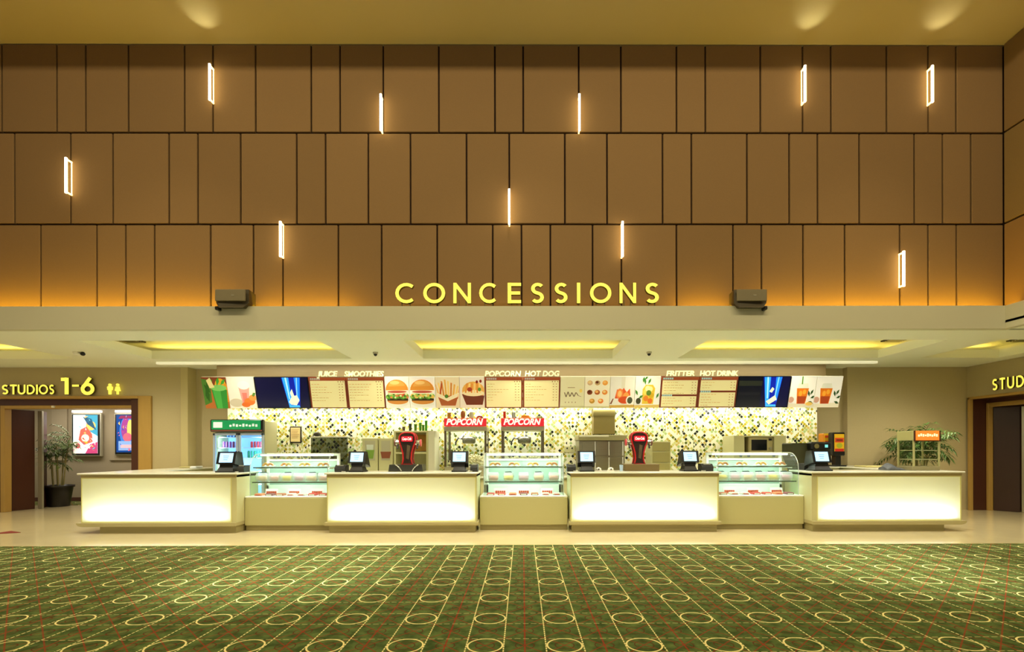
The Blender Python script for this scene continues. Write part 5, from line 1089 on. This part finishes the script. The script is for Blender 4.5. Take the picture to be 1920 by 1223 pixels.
m = MB(); m.bev(X0, X1, 10.5, 10.7, za, zb2, .03); m.build('housing', black, t); MB().tube([(X0 + .1, 10.485, (za+zb2)/2), (X0 + .1, 10.5, (za+zb2)/2)], .05, 16).build('dial', mat('dial_olive', '#8a8250', .3, .5), t); MB().box(X1 - .15, X1 - .09, 10.49, 10.5, za + .06, za + .12).build('display', mat('lit_cyan', '#70c8d0', .3, 0, '#70c8d0', .8), t)
MB().bev((X0+X1)/2 - .08, (X0+X1)/2 + .1, 10.52, 10.68, ZBK + .0, za, .01).build('stem', black, t)
t2 = thing('side_cabinet', ((X0+X1)/2, 10.5, 0), 'narrow cabinet under the black control head near the right return counter', 'cabinet')
MB().bev(X0 - .05, X1 + .0, 10.4, 10.61, 0, ZBK, .01).build('carcass', cream, t2)
for (p0, p1, pt, pb, lab, cc, Yq) in ((1543, 1558, 813, 833, 'yellow and orange sauce dispenser left of the taller black one', 0, 11.96), (1562, 1585, 811, 862, 'tall black sauce dispenser with yellow and red front near the alcove corner', 1, 11.7)):
    a, b, z1, z0 = PX(p0, Yq, 830), PX(p1, Yq, 830), PZ(pt, Yq, p0), PZ(855 if cc else 860, Yq, p0)
    t = thing('sauce_dispenser', ((a+b)/2, Yq, ZT), lab, 'dispenser', 'sauce dispensers by the right alcove corner')
    zq = z0 if cc else PZ(848, Yq)
    MB().bev(a - .0, b, Yq, Yq + .2, zq, z1, .02).build('housing', black if cc else mat('ora', '#c87c1c', .4), t)
    f0, f1 = (a + .03, b - .03); fz0, fz1 = (PZ(848, Yq), z1 - .04) if cc else (PZ(831, Yq), z1)
    m = MB(); m.col('#e8b820'); m.box(f0, f1, Yq - .008, Yq, fz0, fz1); m.col('#d84a20'); m.box(f0 + .01, f1 - .01, Yq - .011, Yq - .008, fz0 + (fz1-fz0)*.52, fz0 + (fz1-fz0)*.78); m.col('#c82a20'); m.box(f0 + .01, f1 - .01, Yq - .011, Yq - .008, fz0, fz0 + (fz1-fz0)*.16)
    if cc:
        m.col('#a8b02c'); m.extr(circ((f0+f1)/2, fz0 + (fz1-fz0)*.34, .07, .06, 12), 'y', Yq - .014, Yq - .011); m.col('#7a2418')
        m.box(f0 + .04, f1 - .04, Yq - .014, Yq - .011, fz0 + (fz1-fz0)*.6, fz0 + (fz1-fz0)*.7)
    m.build('front_label', 'print', t)
    MB().bev((a+b)/2 - .06, (a+b)/2 + .06, Yq + .02, Yq + .2, ZT + .03, zq, .01).build('stand', black if cc else mat('ora', '#c87c1c'), t); MB().bev(a, b + (.03 if cc else 0), Yq - .01, Yq + .22, ZT, ZT + .03, .008).build('base', black, t)
# the dispensers stand on a wall shelf-counter
t = thing('corner_counter', (PX(1565, 11.9), 11.9, 0), 'short counter in the right alcove corner under the sauce dispensers', 'counter')
xq0, xq1 = PX(1545, 11.9) - .12, XPR - .42
xq1 = XC[3][1] - .75 - .005; xq0 = 6.95
MB().bev(xq0, xq1, 11.62, 12.18, ZT - .04, ZT, .008).build('worktop', worktop_m, t); MB().box(xq0, xq1, 11.66, 12.18, 0, ZT - .041).build('cabinet', cream, t)
# trays on the return counters
for (px0_, px1_, Yq, z_, lab, c) in ((1560, 1640, 11.9, ZT, 'long pale tray on the right return counter', '#c8bc7c'),):
    m = MB(); xa, xb = 7.62, 8.15; m.bev(xa, xb, 11.1, 11.5, ZT, ZT + .035, .012); tag(m.build('serving_tray', mat('tray_y', c, .4)), lab, 'tray')
xa = PX(392, 11.3, 876); m = MB(); m.bev(-7.55, -7.40, 11.4, 11.65, ZT, ZT + .05, .012); tag(m.build('napkin_box', mat('nap_w', '#eef0f4', .5)), 'white napkin box on the left return counter beside the fridge', 'box')
m = MB(); m.bev(-8.0, -7.7, 11.7, 11.95, ZT, ZT + .03, .01); tag(m.build('serving_tray', mat('tray_y', '#c8bc7c', .4)), 'small beige tray on the left return counter near the pilaster', 'tray')
# grey folded cover
rg = random.Random(11); X0, X1 = PX(1655, 9.8, 875), PX(1692, 9.8, 875); m = MB(); rings = []
for i in range(9):
    f = i / 8; x = X0 + (X1 - .02 - X0) * f; h = (.13 * math.sin(math.pi * min(1, f * 1.25 + .12)) ** .6 if f < .7 else .05 * (1 - f) / .3 + .012) + rg.uniform(-.01, .01)
    rings.append([(x + rg.uniform(-.01, .01), 9.8 + .13 * math.cos(R(a)), ZT + .002 + max(0, h * math.sin(R(a)) * (1 + rg.uniform(-.12, .12)))) for a in (0, 30, 60, 90, 120, 150, 180)])
m.loft(rings, True, True); tag(m.build('folded_cover', mat('grey_cloth', '#5c6068', .6, noise=.5, nscale=14)), 'crumpled grey plastic cover lying left of the warming cabinet', 'cover')
# warming cabinet with orange sign
Yw = 9.55; a, mdl, b = PX(1676, Yw, 840), PX(1713, Yw, 840), PX(1763, Yw, 840); z1 = PZ(808, Yw, 1713); zh = PZ(826, Yw, 1713)
t = thing('warming_cabinet', ((mdl+b)/2, Yw, ZT), 'glass warming cabinet with orange lit sign on the right end counter', 'warming cabinet')
wf = mat('wc_frame', '#b8b480', .35, .2); wd2 = mat('wc_dark', '#4a2c1c', .4); Dp = .42
x_0 = mdl; x_1 = b
MB().bev(x_0 - .02, x_1, Yw, Yw + Dp, ZT, ZT + .08, .008).build('base', mat('wc_base', '#8c8462', .4), t)
MB().bev(x_0 - .01, x_1, Yw, Yw + Dp, zh, z1, .008).build('top', wf, t)
MB().box(x_0, x_1, Yw - .012, Yw, zh - .02, z1).build('front_frame', wd2, t)
s_ = MB().box(x_0 + .03, x_1 - .035, Yw - .02, Yw - .012, zh + .0, z1 - .0).build('sign', mat('orange_sign', '#e87828', .4, 0, '#f08030', .6), t)
m = MB(); 
for i in range(9): m.box(x_0 + .07 + i*.043, x_0 + .10 + i*.043, Yw - .024, Yw - .02, zh + .07 + .008*(i % 2), zh + .11 + .01*((i*5) % 3))
m.build('lettering', mat('cream_ink', '#fbe8c0', .5, 0, '#fbe8c0', .6), s_)
for xx, yy in ((x_0, Yw), (x_1 - .03, Yw), (x_0, Yw + Dp - .03), (x_1 - .03, Yw + Dp - .03)): MB().bev(xx, xx + .03, yy, yy + .03, ZT + .08, zh, .004).build('post', wf, t)
for zz in (PZ(845, Yw, 1713), PZ(862, Yw, 1713)): MB().box(x_0 + .03, x_1 - .03, Yw + .03, Yw + Dp - .03, zz - .008, zz + .008).build('shelf', mat('wc_shelf', '#c8c4a0', .3, .4), t)
MB().poly([(x_0 + .03, Yw + .01, ZT + .08), (x_1 - .03, Yw + .01, ZT + .08), (x_1 - .03, Yw + .01, zh), (x_0 + .03, Yw + .01, zh)]).build('pane', 'glass', t)
MB().poly([(x_0 + .01, Yw + .03, ZT + .08), (x_0 + .01, Yw + Dp - .03, ZT + .08), (x_0 + .01, Yw + Dp - .03, zh), (x_0 + .01, Yw + .03, zh)]).build('pane', 'glass', t)
# ---------------------------------------------------------------- palms
lf = mat('palm_leaf', '#4a6a2c', .45, noise=.3, nscale=6); lf2 = mat('palm_leaf_left', '#5a7036', .45, noise=.35, nscale=6); cane_m = mat('cane', '#8c8450', .6, noise=.2, nscale=30); pot_m = mat('pot_black', '#181512', .35); soil = mat('soil', '#2c2016', .9, noise=.3, nscale=30)
def frond(m, base, ang, elev, length, n, rn, droop=.5, lw=.03, ll=.3):
    p = Vector(base); d = Vector((math.cos(ang)*math.cos(elev), math.sin(ang)*math.cos(elev), math.sin(elev))); pts = [p.copy()]
    st = length / n
    for i in range(n):
        d = (d + Vector((0, 0, -droop / n))).normalized(); p = p + d * st; pts.append(p.copy())
        if i >= 1:
            side = d.cross(Vector((0, 0, 1))).normalized()
            for s in (-1, 1):
                ld = (side * s + d * .75 + Vector((0, 0, rn.uniform(-.35, .15)))).normalized(); L_ = ll * rn.uniform(.7, 1.1) * (1 - .45 * abs(i / n - .5)); wv = ld.cross(Vector((0, 0, 1))).normalized() * lw * .5
                mid = p + ld * L_ * .5 + Vector((0, 0, .02)); end = p + ld * L_ + Vector((0, 0, -.25 * L_))
                m.faces([p, mid + wv, end, mid - wv, mid + Vector((0, 0, .006))], [(0, 1, 4), (1, 2, 4), (2, 3, 4), (3, 0, 4)])
    m.tube(pts, .006, 5, .002)
def palm(loc, lab, H_, spread, canes, potr, poth, lmat, seed, fr=6, flen=.7):
    rn = random.Random(seed); t = thing('potted_palm', loc, lab, 'plant'); x, y, z = loc
    pot = MB().lathe([(potr*.72, 0), (potr*.95, poth*.9), (potr*1.05, poth*.9), (potr*1.05, poth), (potr*.93, poth), (potr*.9, poth*.93), (.001, poth*.93)], loc, 24).build('pot', pot_m, t)
    MB().lathe([(potr*.88, poth*.935), (.001, poth*.95)], loc, 20).build('soil', soil, pot)
    fo = MB()
    for i in range(canes):
        a = 2*math.pi*i/canes + rn.uniform(-.3, .3); r0 = potr*.45*rn.uniform(.3, 1); lean = rn.uniform(.1, 1) * spread; h = H_ * rn.uniform(.62, .9)
        p0 = Vector((x + r0*math.cos(a), y + r0*math.sin(a), z + poth*.93)); p1 = Vector((x + (r0 + lean*.4)*math.cos(a), y + (r0 + lean*.4)*math.sin(a), z + poth + (h-poth)*.55)); p2 = Vector((x + (r0+lean)*math.cos(a), y + (r0+lean)*math.sin(a), z + h))
        MB().tube([p0, p1, p2], .016, 7, .009).build('cane', cane_m, t)
        for j in range(fr):
            frond(fo, p1.lerp(p2, rn.uniform(.35, 1)), rn.uniform(0, 2*math.pi), rn.uniform(.2, 1.15), flen*rn.uniform(.6, 1), 8, rn, rn.uniform(.6, 1.5), .035, .24)
    fo.build('foliage', lmat, t, fix=False)
    return t
palm((PX(110, 13.7), 13.7, 0), 'tall thin-stemmed potted palm in the corridor beyond the left doorway', 2.15, .22, 7, .32, .58, lf2, 5, 6, .45)
palm((PX(1724, 11.25), 11.25, 0), 'leafy potted palm behind the glass warming cabinet', 2.25, .3, 10, .28, .5, lf, 8, 9, .62)
# dark red triangle on the floor at the far left
MB_ = MB().extr([(-9.7, 9.55), (-9.33, 9.36), (-9.7, 9.2)], 'z', .0, .008); tag(MB_.build('red_floor_patch', mat('dark_red', '#7a2418', .9)), 'dark red triangle on the stone floor at far left', 'mat')
